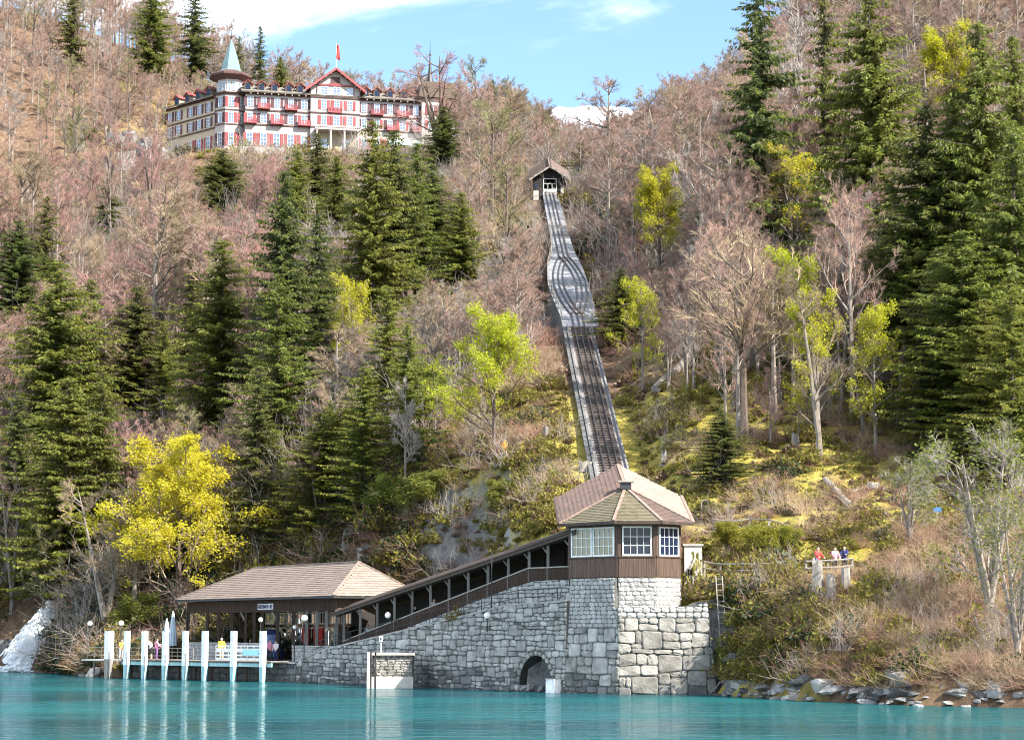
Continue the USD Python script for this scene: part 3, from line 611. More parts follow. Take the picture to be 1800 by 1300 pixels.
# ------------------------------------------------------------------ covered stairway
cs = thing('covered_stairway', 'long dark covered stairway with open sides climbing from the pavilion to the hut', 'covered stairway')
SO = W2 + inw * 1.3
def sp(s, z, d=0.0): q = SO + alongL * s + inw * d; return np.array([q[0], q[1], z])
eave = lambda s: 11.2 - s * (11.2 - 5.7) / 34.0
s_posts = [1.2, 3.86] + list(np.linspace(6.2, 33, 11))
for s in s_posts:
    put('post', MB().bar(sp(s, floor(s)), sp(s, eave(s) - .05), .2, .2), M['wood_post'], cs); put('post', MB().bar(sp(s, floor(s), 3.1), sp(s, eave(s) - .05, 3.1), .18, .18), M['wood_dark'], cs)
cl, rail = MB(), MB()
seg = np.arange(.15, 32.9, .14)
for a in seg: cl.bar(sp(a + .06, floor(a) + .02, -.06), sp(a + .06, floor(a) + .86, -.06), .035, .115)
for a, b in ((.1, 6.2), (6.2, 33)): rail.bar(sp(a, floor(a) + .93, -.07), sp(b, floor(b) + .93, -.07), .12, .09)
put('cladding', cl, M['wood_brown'], cs, kind='stuff'); put('handrail', rail, M['wood_grey'], cs)
fl = MB()
for a, b in ((0, 6.2), (6.2, 33)): fl.slab([sp(a, floor(a), -.02), sp(a, floor(a), 3.2), sp(b, floor(b), 3.2), sp(b, floor(b), -.02)], .16)
put('floor', fl, M['wood_dark'], cs)
bw = MB()
for a, b in ((0, 6.2), (6.2, 33)): bw.slab([sp(a, floor(a), 3.2), sp(a, eave(a), 3.2), sp(b, eave(b), 3.2), sp(b, floor(b), 3.2)], .1)
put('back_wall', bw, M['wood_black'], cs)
a0, b0 = -.2, 34.2
rf = MB()
lo = [sp(a0, eave(a0), -.55), sp(b0, eave(b0), -.55), sp(b0, eave(b0) + .8, 1.55), sp(a0, eave(a0) + .8, 1.55)]
ba = [sp(b0, eave(b0), 3.65), sp(a0, eave(a0), 3.65), sp(a0, eave(a0) + .8, 1.55), sp(b0, eave(b0) + .8, 1.55)]
for q in (lo, ba): rf.slab([p - [0, 0, .03] for p in q], .1)
put('roof_deck', rf, M['wood_dark'], cs)
put('roof_tiles', tiles([lo[1], lo[0], lo[3], lo[2]], course=.3, w=.3, t=.03), M['tile_brown'], cs, kind='stuff')
m = MB()
for s in np.arange(a0, b0, .45): m.bar(sp(s, eave(s) + .84, 1.55), sp(s + .42, eave(s + .42) + .86, 1.55), .24, .09)
put('ridge_tiles', m, M['tile_ridge'], cs)
m = MB(); m.bar(sp(a0, eave(a0) - .13, -.5), sp(b0, eave(b0) - .13, -.5), .06, .22); m.bar(sp(a0, eave(a0) - .14, .0), sp(b0, eave(b0) - .14, .0), .2, .22); put('eave_beam', m, M['wood_dark'], cs)
for s in s_posts[:-1]:
    m = MB().bar(sp(s + .06, eave(s) - .75), sp(s + .75, eave(s + .75) - .12), .1, .1); put('brace', m, M['wood_post'], cs)

# ------------------------------------------------------------------ pavilion
pv = thing('pavilion', 'open wooden landing pavilion with a pinkish tiled hip roof on the quay', 'pavilion')
PR, PL = np.array([-14.9, 172.0]), np.array([-31.9, 195.5])              # front eave corners
d = (PL - PR) / np.linalg.norm(PL - PR); nf = np.array([-d[1], d[0]]); nb = -nf   # nf towards the lake
PLn = np.linalg.norm(PL - PR); DEP = 9.2
def pp(s, b, z): q = PR + d * s + nb * b; return np.array([q[0], q[1], z])
EZ, RZ = 7.2, 10.15
fr_, fl_, br_, bl_ = pp(0, 0, EZ), pp(PLn, 0, EZ), pp(0, DEP, EZ), pp(PLn, DEP, EZ)
r1, r2 = pp(3.4, DEP / 2, RZ), pp(PLn - 7.2, DEP / 2, RZ - .05)
for q in ((fl_, fr_, r1, r2), (fr_, br_, r1), (br_, bl_, r2, r1), (bl_, fl_, r2)):
    put('roof_tiles', tiles(q, course=.33, w=.27, t=.045), M['tile_pink'], pv, kind='stuff')
m = MB()
for q in ((fr_, r1, r2), (fr_, r2, fl_), (br_, r1, fr_), (bl_, r2, r1), (bl_, r1, br_), (fl_, r2, bl_)): m.slab([p - [0, 0, .03] for p in (q if np.cross(q[1] - q[0], q[2] - q[0])[2] > 0 else q[::-1])], .1)
put('roof_deck', m, M['wood_dark'], pv)
for a, b in ((fr_, r1), (br_, r1), (fl_, r2), (bl_, r2), (r1, r2)):
    m = MB(); n_ = int(np.linalg.norm(b - a) / .4); dd = (b - a) / n_
    for k in range(n_): m.bar(a + dd * (k + .02) + [0, 0, .05], a + dd * (k + .99) + [0, 0, .075], .24, .1)
    put('ridge_tiles', m, M['tile_pink'], pv)
m = MB()
for a, b in ((fr_, fl_), (fr_, br_), (br_, bl_), (fl_, bl_)): m.bar(a + [0, 0, -.12], b + [0, 0, -.12], .12, .16)
put('gutter', m, M['metal_dark'], pv)
IN = .9
m = MB().bar(pp(IN, IN, EZ - .75), pp(PLn - IN, IN, EZ - .75), .14, 1.0).bar(pp(IN, IN, EZ - .75), pp(IN, DEP - IN, EZ - .75), .14, 1.0).bar(pp(PLn - IN, IN, EZ - .75), pp(PLn - IN, DEP - IN, EZ - .75), .14, 1.0); put('fascia', m, M['wood_brown'], pv)
m = MB()
for s in np.arange(IN + .1, PLn - IN, .2): m.bar(pp(s, IN - .09, EZ - 1.22), pp(s, IN - .09, EZ - .3), .02, .17)
put('fascia_boards', m, M['wood_brown'], pv, kind='stuff')
post_s = [IN, 2.6, 4.2, 5.9, 8.2, 11.0, 13.7, 15.2, 16.8, 19.4, 22.0, 24.2, PLn - IN]
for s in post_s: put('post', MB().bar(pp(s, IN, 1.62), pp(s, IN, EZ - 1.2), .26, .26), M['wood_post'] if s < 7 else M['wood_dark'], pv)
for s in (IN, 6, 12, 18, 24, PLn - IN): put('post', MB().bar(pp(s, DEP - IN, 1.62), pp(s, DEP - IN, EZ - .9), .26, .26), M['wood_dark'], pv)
for s in (8.2, 11.0, 16.8): put('brace', MB().bar(pp(s, IN - .02, EZ - 2.1), pp(s + .9, IN - .02, EZ - 1.25), .12, .12), M['wood_post'], pv)
for s0, s1 in ((IN + .13, 8.0), (13.4, PLn - IN - .2)):
    F = Frame(pp(s1, IN - .2, 0)[:2], pp(s0, IN - .2, 0)[:2], 1.6); pl = sbox(0, 0, F.L, 1.35 if s0 < 5 else 1.55); pz = pl.bounds[3]
    backing(pv, F, pl, M['mortar_pale'], .34, 'parapet'); lay(pv, F, courses(pl, (.27, .38), (.35, .7), rng, .1, .03), M['stone_pale'], 'parapet_stone', .05, .014, rng, 120)
    put('parapet_cap', MB().bar(F.p(0, pz + .04, -.17), F.p(F.L, pz + .04, -.17), .46, .09), M['stone_pale'], pv)
fl = MB().slab([pp(0, 0, 1.66), pp(0, DEP, 1.66), pp(PLn, DEP, 1.66), pp(PLn, 0, 1.66)], .2); put('floor', fl, M['concrete'], pv)
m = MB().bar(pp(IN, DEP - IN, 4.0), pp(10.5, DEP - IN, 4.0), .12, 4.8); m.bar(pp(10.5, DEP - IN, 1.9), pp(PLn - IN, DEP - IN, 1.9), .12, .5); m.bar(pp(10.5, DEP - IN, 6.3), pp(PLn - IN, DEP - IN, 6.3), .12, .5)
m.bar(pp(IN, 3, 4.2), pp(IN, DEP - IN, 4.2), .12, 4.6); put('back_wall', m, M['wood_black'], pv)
A3 = np.array([d[0], d[1], 0]); N3 = np.array([nf[0], nf[1], 0])
for k, s in enumerate(np.arange(11.4, 26.5, 2.0)):
    window(pv, pp(s, DEP - IN - .05, 4.9), -A3, N3, 1.7, 1.1, 3, 1, pmat='pane_clear'); 
    window(pv, pp(s, DEP - IN - .05, 2.3), -A3, N3, 1.7, 2.3, 3, 1, pmat='pane_clear')
for s, w_ in ((15.9, 1.5), (18.2, 1.3), (5.2, 1.3)):
    put('red_panel', MB().bar(pp(s - w_ / 2, DEP - IN - .35, 3.8), pp(s + w_ / 2, DEP - IN - .35, 3.8), .06, 1.5 if s > 9 else .8), M['cloth_red'], pv)
put('ticket_counter', MB().bar(pp(7.0, DEP - 2.6, 3.2), pp(9.6, DEP - 2.6, 3.2), 1.6, 3.0), M['wood_dark'], pv)
put('poster', MB().bar(pp(9.0, DEP - 3.42, 3.8), pp(9.5, DEP - 3.42, 3.8), .03, 1.7), M['cloth_grey'], pv)
dp = MB().tube([fl_ + [.1, 0, -.2], fl_ + [.5, -.2, -.6], pp(PLn - IN - .05, IN - .2, EZ - 1.1), pp(PLn - IN - .05, IN - .2, 1.7)], .055, 8); put('downpipe', dp, M['metal_dark'], pv)
sg = thing('station_sign', 'long white name board with dark blue lettering on the pavilion fascia', 'sign')
ss0, szc = 12.9, 6.42
put('board', MB().bar(pp(ss0 - 1.45, IN - .15, szc), pp(ss0 + 1.45, IN - .15, szc), .05, .58), M['white_paint'], sg)
m = MB(); c4 = [pp(ss0 + x, IN - .185, szc + z) for x, z in ((-1.43, -.27), (1.43, -.27), (1.43, .27), (-1.43, .27))]
for a, b in zip(c4, c4[1:] + c4[:1]): m.bar(a, b, .03, .03, up=N3)
put('border', m, M['cloth_navy'], sg)
tm = meshkit.text_mesh('GIESSBACH-SEE', .30, .02, bold=True); tv_ = np.array(tm.vertices); wt = tv_[:, 0].max(); kx = 2.62 / wt
O = pp(ss0, IN - .195, szc - .15); put('lettering', (O + (tv_[:, :1] * kx - 1.31) * (-A3) + tv_[:, 1:2] * [0, 0, 1] + tv_[:, 2:] * N3, np.array(tm.faces)), M['cloth_navy'], sg)
ac = thing('advertising_column', 'blue round advertising column with dark cap inside the pavilion', 'advertising column', pp(14.2, 2.2, 1.66))
put('drum', MB().lathe([(.62, .35), (.62, 2.3)], sides=24), look('poster_blue', (.20, .28, .55), .6, .55, 3.5), ac); put('plinth', MB().lathe([(0, 0), (.68, 0), (.68, .35), (.62, .35)], sides=24), M['metal_dark'], ac); put('cap', MB().lathe([(.62, 2.3), (.75, 2.3), (.75, 2.45), (.55, 2.62), (0, 2.75)], sides=24), M['cloth_navy'], ac)
# ------------------------------------------------------------------ funicular track
tr = thing('funicular_track', 'steep straight funicular track with a passing loop climbing from the hut to the upper shed', 'railway track')
def tp(y, off=0.0, up=0.0): return np.array([track_x(y) + off, y, track_z(y) + up])
TUP = np.array([0, -.344, .939])
mb = MB(); ys = np.linspace(153.8, 233, 34)
for a, b in zip(ys[:-1], ys[1:]):
    l, r = -1.35, 1.35
    mb.add([tp(a, l, -.22), tp(a, r, -.22), tp(b, r, -.22), tp(b, l, -.22), tp(a, l - .5, -1.7), tp(a, r + .5, -1.7), tp(b, r + .5, -1.7), tp(b, l - .5, -1.7)], [[0, 1, 2, 3], [0, 3, 7, 4], [1, 5, 6, 2]])
put('gravel_bed', mb, M['gravel'], tr)
for sd in (-1.42, 1.42):
    m = MB()
    for a, b in zip(ys[:-1], ys[1:]): m.bar(tp(a + .02, sd, -.16), tp(b - .02, sd, -.16), .18, .3)
    put('edge_stone', m, M['stone_dark'], tr)
KL = [233, 240, 249, 258, 268, 276, 284, 300, 318, 337]; LL = [-1.9, -2.0, -2.5, -2.8, -2.6, -1.9, -1.4, -1.25, -1.2, -1.15]; RR = [2.3, 2.35, 2.4, 2.4, 2.25, 1.9, 1.6, 1.5, 1.45, 1.4]
for y in np.arange(233.2, 336.6, .5):
    l, r = np.interp(y, KL, LL), np.interp(y, KL, RR); put('deck_slat', MB().bar(tp(y, l, -.13 + rng.uniform(-.012, .012)), tp(y, r, -.13), .40, .07, up=TUP), M['grating'], tr)
mb = MB(); yv = np.linspace(233, 337, 30)
for a, b in zip(yv[:-1], yv[1:]):
    q = lambda y, s_: (np.interp(y, KL, LL) + .25 if s_ < 0 else np.interp(y, KL, RR) - .25)
    dz = lambda y: np.interp(y, [233, 240, 284, 300, 337], [2.5, 9, 7.5, 3.5, 3])
    mb.add([tp(a, q(a, -1), -.22), tp(a, q(a, 1), -.22), tp(b, q(b, 1), -.22), tp(b, q(b, -1), -.22), tp(a, q(a, -1) - .4, -dz(a)), tp(a, q(a, 1) + .4, -dz(a)), tp(b, q(b, 1) + .4, -dz(b)), tp(b, q(b, -1) - .4, -dz(b))],
           [[0, 1, 2, 3], [0, 3, 7, 4], [1, 5, 6, 2], [0, 4, 5, 1]])
put('viaduct', mb, M['stone_dark'], tr)
for y in np.arange(155.5, 233, .8): put('sleeper', MB().bar(tp(y, -1.02, -.12), tp(y, 1.02, -.12), .24, .14, up=TUP), M['sleeper'], tr)
def loop(y): return 1.4 * np.sin(np.pi * np.clip((y - 239) / 38, 0, 1)) ** .85
YR = np.concatenate([np.arange(153.8, 238, 6), np.arange(238, 278.2, 1.0), np.arange(279, 337, 6), [337]])
def rail_run(off, ysr, nm, w=.12, h=.15):
    m = MB()
    for a, b in zip(ysr[:-1], ysr[1:]): m.bar(tp(a, off(a), .04), tp(b, off(b), .04), w, h, up=TUP)
    put(nm, m, M['rail_steel'], tr)
for sd in (-1, 1):
    for g_ in (-.62, .62): rail_run(lambda y, sd=sd, g_=g_: sd * loop(y) + g_, YR if sd < 0 else YR[(YR >= 238) & (YR <= 278)], 'rail')
    rail_run(lambda y, sd=sd: sd * loop(y) + .04, YR if sd < 0 else YR[(YR >= 238) & (YR <= 278)], 'rack_rail', .1, .14)
tf_ = thing('track_fence', 'thin pale handrail along the left edge of the passing loop deck', 'railing')
for y in np.arange(236, 300, 3.2): put('post', MB().bar(tp(y, np.interp(y, KL, LL) + .06, -.1), tp(y, np.interp(y, KL, LL) + .06, 1.0), .07, .07), M['wood_grey'], tf_)
for h in (.55, 1.0): put('rail', MB().tube([tp(y, np.interp(y, KL, LL) + .06, h) for y in np.arange(236, 300, 3.2)], .035, 5), M['wood_grey'], tf_)
cb = thing('cable_trough', 'narrow grey concrete strip running down beside the lower track', 'kerb')
m = MB()
for a, b in zip(ys[6:-1], ys[7:]): m.bar(tp(a, -1.75, -.3), tp(b, -1.75, -.3), .36, .3)
put('strip', m, M['stone_dark'], cb)

# upper station
us = thing('upper_station', 'black wooden shed with a brown gable roof at the top of the funicular', 'station building')
Y0, X0, Z0 = 336.5, track_x(336.5) + .1, track_z(336.5)
u_ = lambda x, y, z: np.array([X0 + x, Y0 + y, Z0 + z])
w2, he, hp, dpt, rise = 2.75, 2.6, 4.4, 11.0, 4.1
wl = MB()
for sx in (-1, 1):
    wl.slab([u_(sx * w2, 0, -1.5), u_(sx * w2, dpt, -1.0), u_(sx * w2, dpt, he + rise), u_(sx * w2, 0, he)][::sx], .14)
    wl.box(u_(sx * 1.95, 0, .7), (1.6, .18, 4.0))
wl.slab([u_(-w2, .05, he - .4), u_(w2, .05, he - .4), u_(w2, .05, he), u_(0, .05, hp - .1), u_(-w2, .05, he)], .16); wl.box(u_(0, 6, 1.6), (5.4, .1, 5)); put('wall', wl, M['wood_black'], us)
dk = MB()
for sx in (-1, 1):
    a, b, cc, dd = u_(sx * (w2 + .75), -1.1, he - .55), u_(0, -1.1, hp), u_(0, dpt, hp + rise), u_(sx * (w2 + .75), dpt, he - .55 + rise)
    q = [a, dd, cc, b] if sx > 0 else [a, b, cc, dd]; dk.slab([p - [0, 0, .03] for p in q], .12)
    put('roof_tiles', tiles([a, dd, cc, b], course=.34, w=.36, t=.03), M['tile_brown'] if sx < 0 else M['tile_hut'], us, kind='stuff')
    put('barge_board', MB().bar(a + [0, -.05, -.1], b + [0, -.05, -.1], .06, .24), M['wood_grey'], us)
put('roof_deck', dk, M['wood_dark'], us)
dr = MB()
for sx in (-1, 1): dr.box(u_(sx * 1.05, -.1, 1.15), (.1, .1, 2.5))
dr.box(u_(0, -.1, 2.35), (2.1, .1, .12)).box(u_(0, -.1, 1.55), (2.0, .08, .08)).box(u_(0, -.1, .35), (2.0, .08, .5))
for x in (-.35, .35): dr.box(u_(x, -.1, .9), (.07, .08, 1.3))
put('gate_frame', dr, M['white_paint'], us)
put('pier', MB().box(u_(-2.35, -.2, -.6), (.9, .9, 1.6)), M['concrete_pale'], us); put('pier', MB().box(u_(2.05, -.2, -.3), (.5, .5, 2.2)), M['concrete_pale'], us); put('pier', MB().box(u_(0, -.3, -.35), (2.4, .5, .45)), M['concrete_pale'], us)
put('window_board', MB().box(u_(-2.35, -.16, 1.1), (.6, .06, .7)), M['pane_dark'], us)

# ------------------------------------------------------------------ the hotel on the hill
ho = thing('grand_hotel', 'large white hotel with red shutters and balconies, corner tower with green spire and central gable', 'hotel')
H0 = np.array([-56.0, 420.0]); fa = math.radians(12.5); fx = np.array([math.cos(fa), math.sin(fa), 0]); fb = np.array([-math.sin(fa), math.cos(fa), 0]); UPV = np.array([0, 0, 1.0])
def hf(x, y, z): return np.array([H0[0], H0[1], 0]) + fx * x + fb * y + UPV * z
def hx(u):                                                     # front coordinate that the photograph shows at column u
    k = (u - 900) / FPX * 1.032; return (k * H0[1] - H0[0]) / (fx[0] - k * fx[1])
ZB, Z1, Z2, Z3 = 102.0, 109.9, 113.0, 116.5
LF = 44.5
LA, LB = np.array([-61.6, 422.2]), np.array([-74.9, 434.6]); lx = LB - LA; LL_ = np.linalg.norm(lx); lx = np.array([*(lx / LL_), 0]); ln = np.array([lx[1], -lx[0], 0]); ln = -ln if ln[1] > 0 else ln
def lf(x, y, z): return np.array([*LA, 0]) + lx * x - ln * y + UPV * z
put('wall', MB().add(np.array([hf(x, y, z) for z in (ZB, Z3) for x, y in ((0, 0), (LF, 0), (LF, 14), (0, 14))]), [[0, 1, 5, 4], [1, 2, 6, 5], [2, 3, 7, 6], [3, 0, 4, 7], [4, 5, 6, 7]]), M['hotel_white'], ho, label='white front wall')
put('wall', MB().add(np.array([lf(x, y, z) for z in (ZB - 3, Z3) for x, y in ((0, 0), (LL_, 0), (LL_, 12), (0, 12))]), [[1, 0, 4, 5], [2, 1, 5, 6], [3, 2, 6, 7], [0, 3, 7, 4], [4, 7, 6, 5]]), M['hotel_cream'], ho, label='cream side wall')
FN = -fb
def win(O, ax, n, w, h, sh=None, big=False, deep=0.0):
    window(ho, O + n * (.04 + deep), ax, n, w, h, 2, 3 if h > 1.6 else 2, pmat='pane_blue', fw=.09, mw=.07)
    if sh:
        A = np.array([ax, n, UPV])
        for sx in (-1, 1): put('shutter', MB().box(O + ax * sx * (w / 2 + .36) + UPV * h / 2 + n * .07, (.62, .07, h), ax=A).box(O + ax * sx * (w / 2 + .36) + UPV * h / 2 + n * .11, (.48, .03, h * .8), ax=A), M[sh], ho)
def balcony(x, z, w=2.7):
    m = MB(); A = np.array([fx, fb, UPV])
    m.box(hf(x, -.55, z), (w, 1.1, .2), ax=A).box(hf(x, -1.08, z + .95), (w, .08, .1), ax=A).box(hf(x, -1.08, z + .18), (w, .07, .1), ax=A)
    for k in np.linspace(-w / 2 + .06, w / 2 - .06, 11): m.box(hf(x + k, -1.08, z + .55), (.15, .05, .8), ax=A)
    for sx in (-1, 1): m.box(hf(x + sx * (w / 2 - .04), -.55, z + .95), (.08, 1.1, .1), ax=A).box(hf(x + sx * (w / 2 - .04), -.55, z + .5), (.05, 1.0, .7), ax=A)
    b = put('balcony', m, M['hotel_red'], ho)
    put('bracket', MB().box(hf(x - w / 3, -.4, z - .3), (.14, .8, .4), ax=A).box(hf(x + w / 3, -.4, z - .3), (.14, .8, .4), ax=A), M['hotel_trim'], b)
rngh = random.Random(3)
left_u, right_u, mid_u = [443, 466.5, 490, 514, 537.5], [642, 664, 687, 709, 732, 755], [571, 593, 616]
for i, u in enumerate(left_u + right_u):
    x = hx(u)
    win(hf(x, 0, Z2 + .75), fx, FN, 1.25, 2.05, 'hotel_shutter_dark')
    win(hf(x, 0, Z1 + .45), fx, FN, 1.25, 2.0, ['hotel_red', 'hotel_shutter_dark'][i % 2])
    win(hf(x, 0, 105.4), fx, FN, 1.35, 2.7, 'hotel_red')
for u in (466.5, 514, 664, 709): balcony(hx(u), Z2 + .25)
for u in (443, 490, 537.5, 692, 737): balcony(hx(u), Z1 + .15)
GX0, GX1, GP = hx(548), hx(633), .7
gm = (GX0 + GX1) / 2
put('gable_bay', MB().add(np.array([hf(x, y, z) for z in (ZB, 118.3) for x, y in ((GX0, -GP), (GX1, -GP), (GX1, 3), (GX0, 3))]), [[0, 1, 5, 4], [1, 2, 6, 5], [3, 0, 4, 7], [4, 5, 6, 7]]).slab([hf(GX0, -GP, 118.3), hf(GX1, -GP, 118.3), hf(gm, -GP, 122.2)], .4), M['hotel_white'], ho)
for u in mid_u:
    x = hx(u)
    for z, h, w_, sh in ((116.95, 1.75, 1.5, None), (Z2 + .8, 2.0, 1.15, 'hotel_red'), (Z1 + .45, 2.1, 1.25, 'hotel_red')): win(hf(x, -GP, z), fx, FN, w_, h, sh)
balcony(gm, Z2 + .2, 3.0)
m = MB(); A = np.array([fx, fb, UPV])
put('gable_panel', MB().box(hf(gm, -GP - .08, 120.1), (1.9, .12, 1.5), ax=A), M['hotel_trim'], ho); put('gable_beam', MB().box(hf(gm, -GP - .12, 119.05), (7.4, .16, .32), ax=A).box(hf(gm, -GP - .12, 119.35), (2.6, .2, .3), ax=A), M['hotel_red'], ho)
for sx in (-1, 1): put('gable_frame', MB().bar(hf(gm + sx * 5.4, -GP - .1, 116.6), hf(gm + sx * 5.4, -GP - .1, 118.6), .18, .14).bar(hf(gm + sx * 3.9, -GP - .1, 116.6), hf(gm + sx * 3.9, -GP - .1, 119.3), .12, .14), M['hotel_trim'], ho)
for sx in (-1, 1):
    a, b = hf(gm + sx * 6.4, -GP - 1.3, 117.75), hf(gm, -GP - 1.3, 122.6); a2, b2 = hf(gm + sx * 6.4, 9, 117.75), hf(gm, 9, 122.6)
    put('gable_roof', MB().slab([a, a2, b2, b] if sx > 0 else [a2, a, b, b2], .22), M['hotel_roof_red'], ho); put('barge_board', MB().bar(a + FN * .06 - UPV * .15, b + FN * .06 - UPV * .15, .1, .45), M['hotel_red'], ho)
    for k in range(6): q = a * (1 - k / 6) + b * k / 6; put('rafter_end', MB().bar(q - UPV * .35, q - UPV * .35 - FN * 1.2, .16, .3), M['hotel_white'], ho)
m = MB()
for z in (Z1, Z2):
    m.box(hf(LF / 2, -.08, z), (LF + .1, .2, .26), ax=A); m.box(hf(gm, -GP - .09, z), (GX1 - GX0 + .3, .2, .26), ax=A)
    m.bar(lf(0, -.08, z), lf(LL_, -.08, z), .2, .28)
put('floor_band', m, M['hotel_trim'], ho)
put('frieze', MB().box(hf(LF / 2, -.12, Z3 + .02), (LF + .2, .3, .5), ax=A).box(hf(gm, -GP - .1, Z3 + .02), (GX1 - GX0 + .3, .3, .5), ax=A), M['hotel_trim'], ho); put('frieze', MB().bar(lf(-.2, -.12, Z3 + .02), lf(LL_ + .2, -.12, Z3 + .02), .3, .45), M['hotel_trim'], ho)
for k in range(30):
    x = 1.0 + k * 1.45
    if not (GX0 - .5 < x < GX1 + .5): put('eave_bracket', MB().box(hf(x, -.5, Z3 - .05), (.22, .8, .3), ax=A), M['hotel_white'], ho)
rf = [hf(-1, -1.1, Z3 + .3), hf(LF + 1, -1.1, Z3 + .3), hf(LF + 1, 3.6, Z3 + 2.6), hf(-1, 3.6, Z3 + 2.6)]
top = MB().slab([hf(-1, 3.6, Z3 + 2.55), hf(LF + 1, 3.6, Z3 + 2.55), hf(LF + 1, 12, Z3 + 3.2), hf(-1, 12, Z3 + 3.2)], .2).slab([p - UPV * .04 for p in rf], .2)
put('roof', top, M['hotel_roof'], ho); put('roof_tiles', tiles(rf, course=.5, w=.5, t=.03), M['hotel_roof'], ho, kind='stuff')
rl_ = [lf(LL_ + .9, -1.0, Z3 + .3), lf(-.5, -1.0, Z3 + .3), lf(-.5, 3.2, Z3 + 2.2), lf(LL_ + .9, 3.2, Z3 + 2.2)]
put('roof', MB().slab([p - UPV * .04 for p in rl_], .2).slab([lf(LL_ + .9, 3.2, Z3 + 2.15), lf(-.5, 3.2, Z3 + 2.15), lf(-.5, 11.5, Z3 + 2.6), lf(LL_ + .9, 11.5, Z3 + 2.6)], .2), M['hotel_roof'], ho)
put('roof_tiles', tiles(rl_, course=.5, w=.5, t=.03), M['hotel_roof'], ho, kind='stuff')
def dormer(P, ax, n):
    A_ = np.array([ax, n, UPV]); bk_ = -n
    dm = put('dormer', MB().box(P + bk_ * .9 + UPV * .75, (1.5, 1.8, 1.5), ax=A_).slab([P + ax * -.75 + UPV * 1.5, P + ax * .75 + UPV * 1.5, P + UPV * 1.95], .15), M['hotel_roof'], ho)
    for sx in (-1, 1):
        a, b = P + ax * sx * 1.15 + n * .35 + UPV * 1.25, P + n * .35 + UPV * 2.15; q = [a, a + bk_ * 2.2, b + bk_ * 2.2, b]
        put('dormer_roof', MB().slab(q if np.cross(q[1] - q[0], q[2] - q[0])[2] > 0 else q[::-1], .12), M['hotel_roof_red'], dm)
    put('dormer_window', MB().box(P + n * .03 + UPV * .72, (.95, .06, 1.25), ax=A_), M['pane_dark'], dm)
    m_ = MB()
    for sx in (-1, 1): m_.box(P + n * .06 + ax * sx * .56 + UPV * .72, (.16, .08, 1.3), ax=A_)
    m_.box(P + n * .06 + UPV * 1.42, (1.3, .08, .14), ax=A_); put('dormer_frame', m_, M['hotel_trim'], dm)
for u in [438, 462, 485, 510, 530, 645, 664, 687, 711, 731]: dormer(hf(hx(u), -.1, Z3 + .75), fx, FN)
for k in range(4): dormer(lf(LL_ * (.23 + .2 * k), .1, Z3 + .8), -lx, ln)
def lsol(u):
    k = (u - 900) / FPX * 1.034; return (k * LA[1] - LA[0]) / (lx[0] - k * lx[1])
for u in (305, 320, 341, 356, 372):
    x = lsol(u)
    for z in (Z2 + .7, Z1 + .5): win(lf(x, 0, z), -lx, ln, 1.25, 2.05, 'hotel_shutter_dark')
    if u > 330: win(lf(x, 0, 105.6), -lx, ln, 1.4, 2.7, 'hotel_red')
x = lsol(312.5); m = MB(); AL = np.array([-lx, ln, UPV]); m.box(lf(x, -.1, 108.0), (3.6, .25, .7), ax=AL)
put('window_surround', m, M['cloth_grey'], ho)
for k in (-1.15, 0, 1.15): window(ho, lf(x + k, -.08, 104.6), -lx, ln, 1.0, 3.0, 2, 3, mat='teal_paint', pmat='pane_blue')
# corner tower
TC = np.array([-59.7, 423.2]); TR = 3.35
oc = lambda r, k, z: np.array([TC[0] + r * math.cos(math.radians(22.5 + 45 * k) + fa), TC[1] + r * math.sin(math.radians(22.5 + 45 * k) + fa), z])
def octo(r0, z0, r1, z1):
    m = MB()
    for k in range(8): m.poly([oc(r0, k, z0), oc(r0, k + 1, z0), oc(r1, k + 1, z1), oc(r1, k, z1)])
    return m
tw = octo(TR, ZB, TR, Z3); v, f = octo(2.9, Z3 - .1, 2.9, 120.6).mesh(); tw.add(v, f); put('tower', tw, M['hotel_white'], ho)
m = MB()
for z in (Z1, Z2):
    v, f = octo(TR + .12, z - .13, TR + .12, z + .13).mesh(); m.add(v, f); v, f = octo(TR + .12, z + .13, TR, z + .16).mesh(); m.add(v, f)
for (r0, z0, r1, z1) in ((TR + .15, Z3 - .25, TR + .7, Z3 + .2), (TR + .7, Z3 + .2, 2.9, Z3 + .5)): v, f = octo(r0, z0, r1, z1).mesh(); m.add(v, f)
put('tower_band', m, M['hotel_trim'], ho)
sk = octo(2.95, 119.7, 4.7, 120.5)
for (r0, z0, r1, z1) in ((4.7, 120.5, 4.7, 120.9), (4.7, 120.9, 2.5, 121.9)): v, f = octo(r0, z0, r1, z1).mesh(); sk.add(v, f)
put('tower_eave', sk, M['hotel_trim'], ho)
for k in range(16):
    a = math.radians(22.5 * k + 11) + fa; c_ = np.array([TC[0], TC[1], 120.1]); dv = np.array([math.cos(a), math.sin(a), 0]); put('eave_bracket', MB().bar(c_ + dv * 2.9, c_ + dv * 4.3 + UPV * .45, .2, .35), M['hotel_roof_red'], ho)
spz = [(2.75, 121.5), (2.2, 122.2), (1.75, 124.0), (1.0, 126.5), (.12, 129.0)]
m = MB()
for (r0, z0), (r1, z1) in zip(spz[:-1], spz[1:]): v, f = octo(r0, z0, r1, z1).mesh(); m.add(v, f)
put('spire', m, M['copper_green'], ho); put('finial', MB().lathe([(.1, 0), (.1, .5), (.28, .8), (.1, 1.1), (.04, 2.3), (0, 2.4)], (TC[0], TC[1], 128.8), 8), M['metal_dark'], ho)
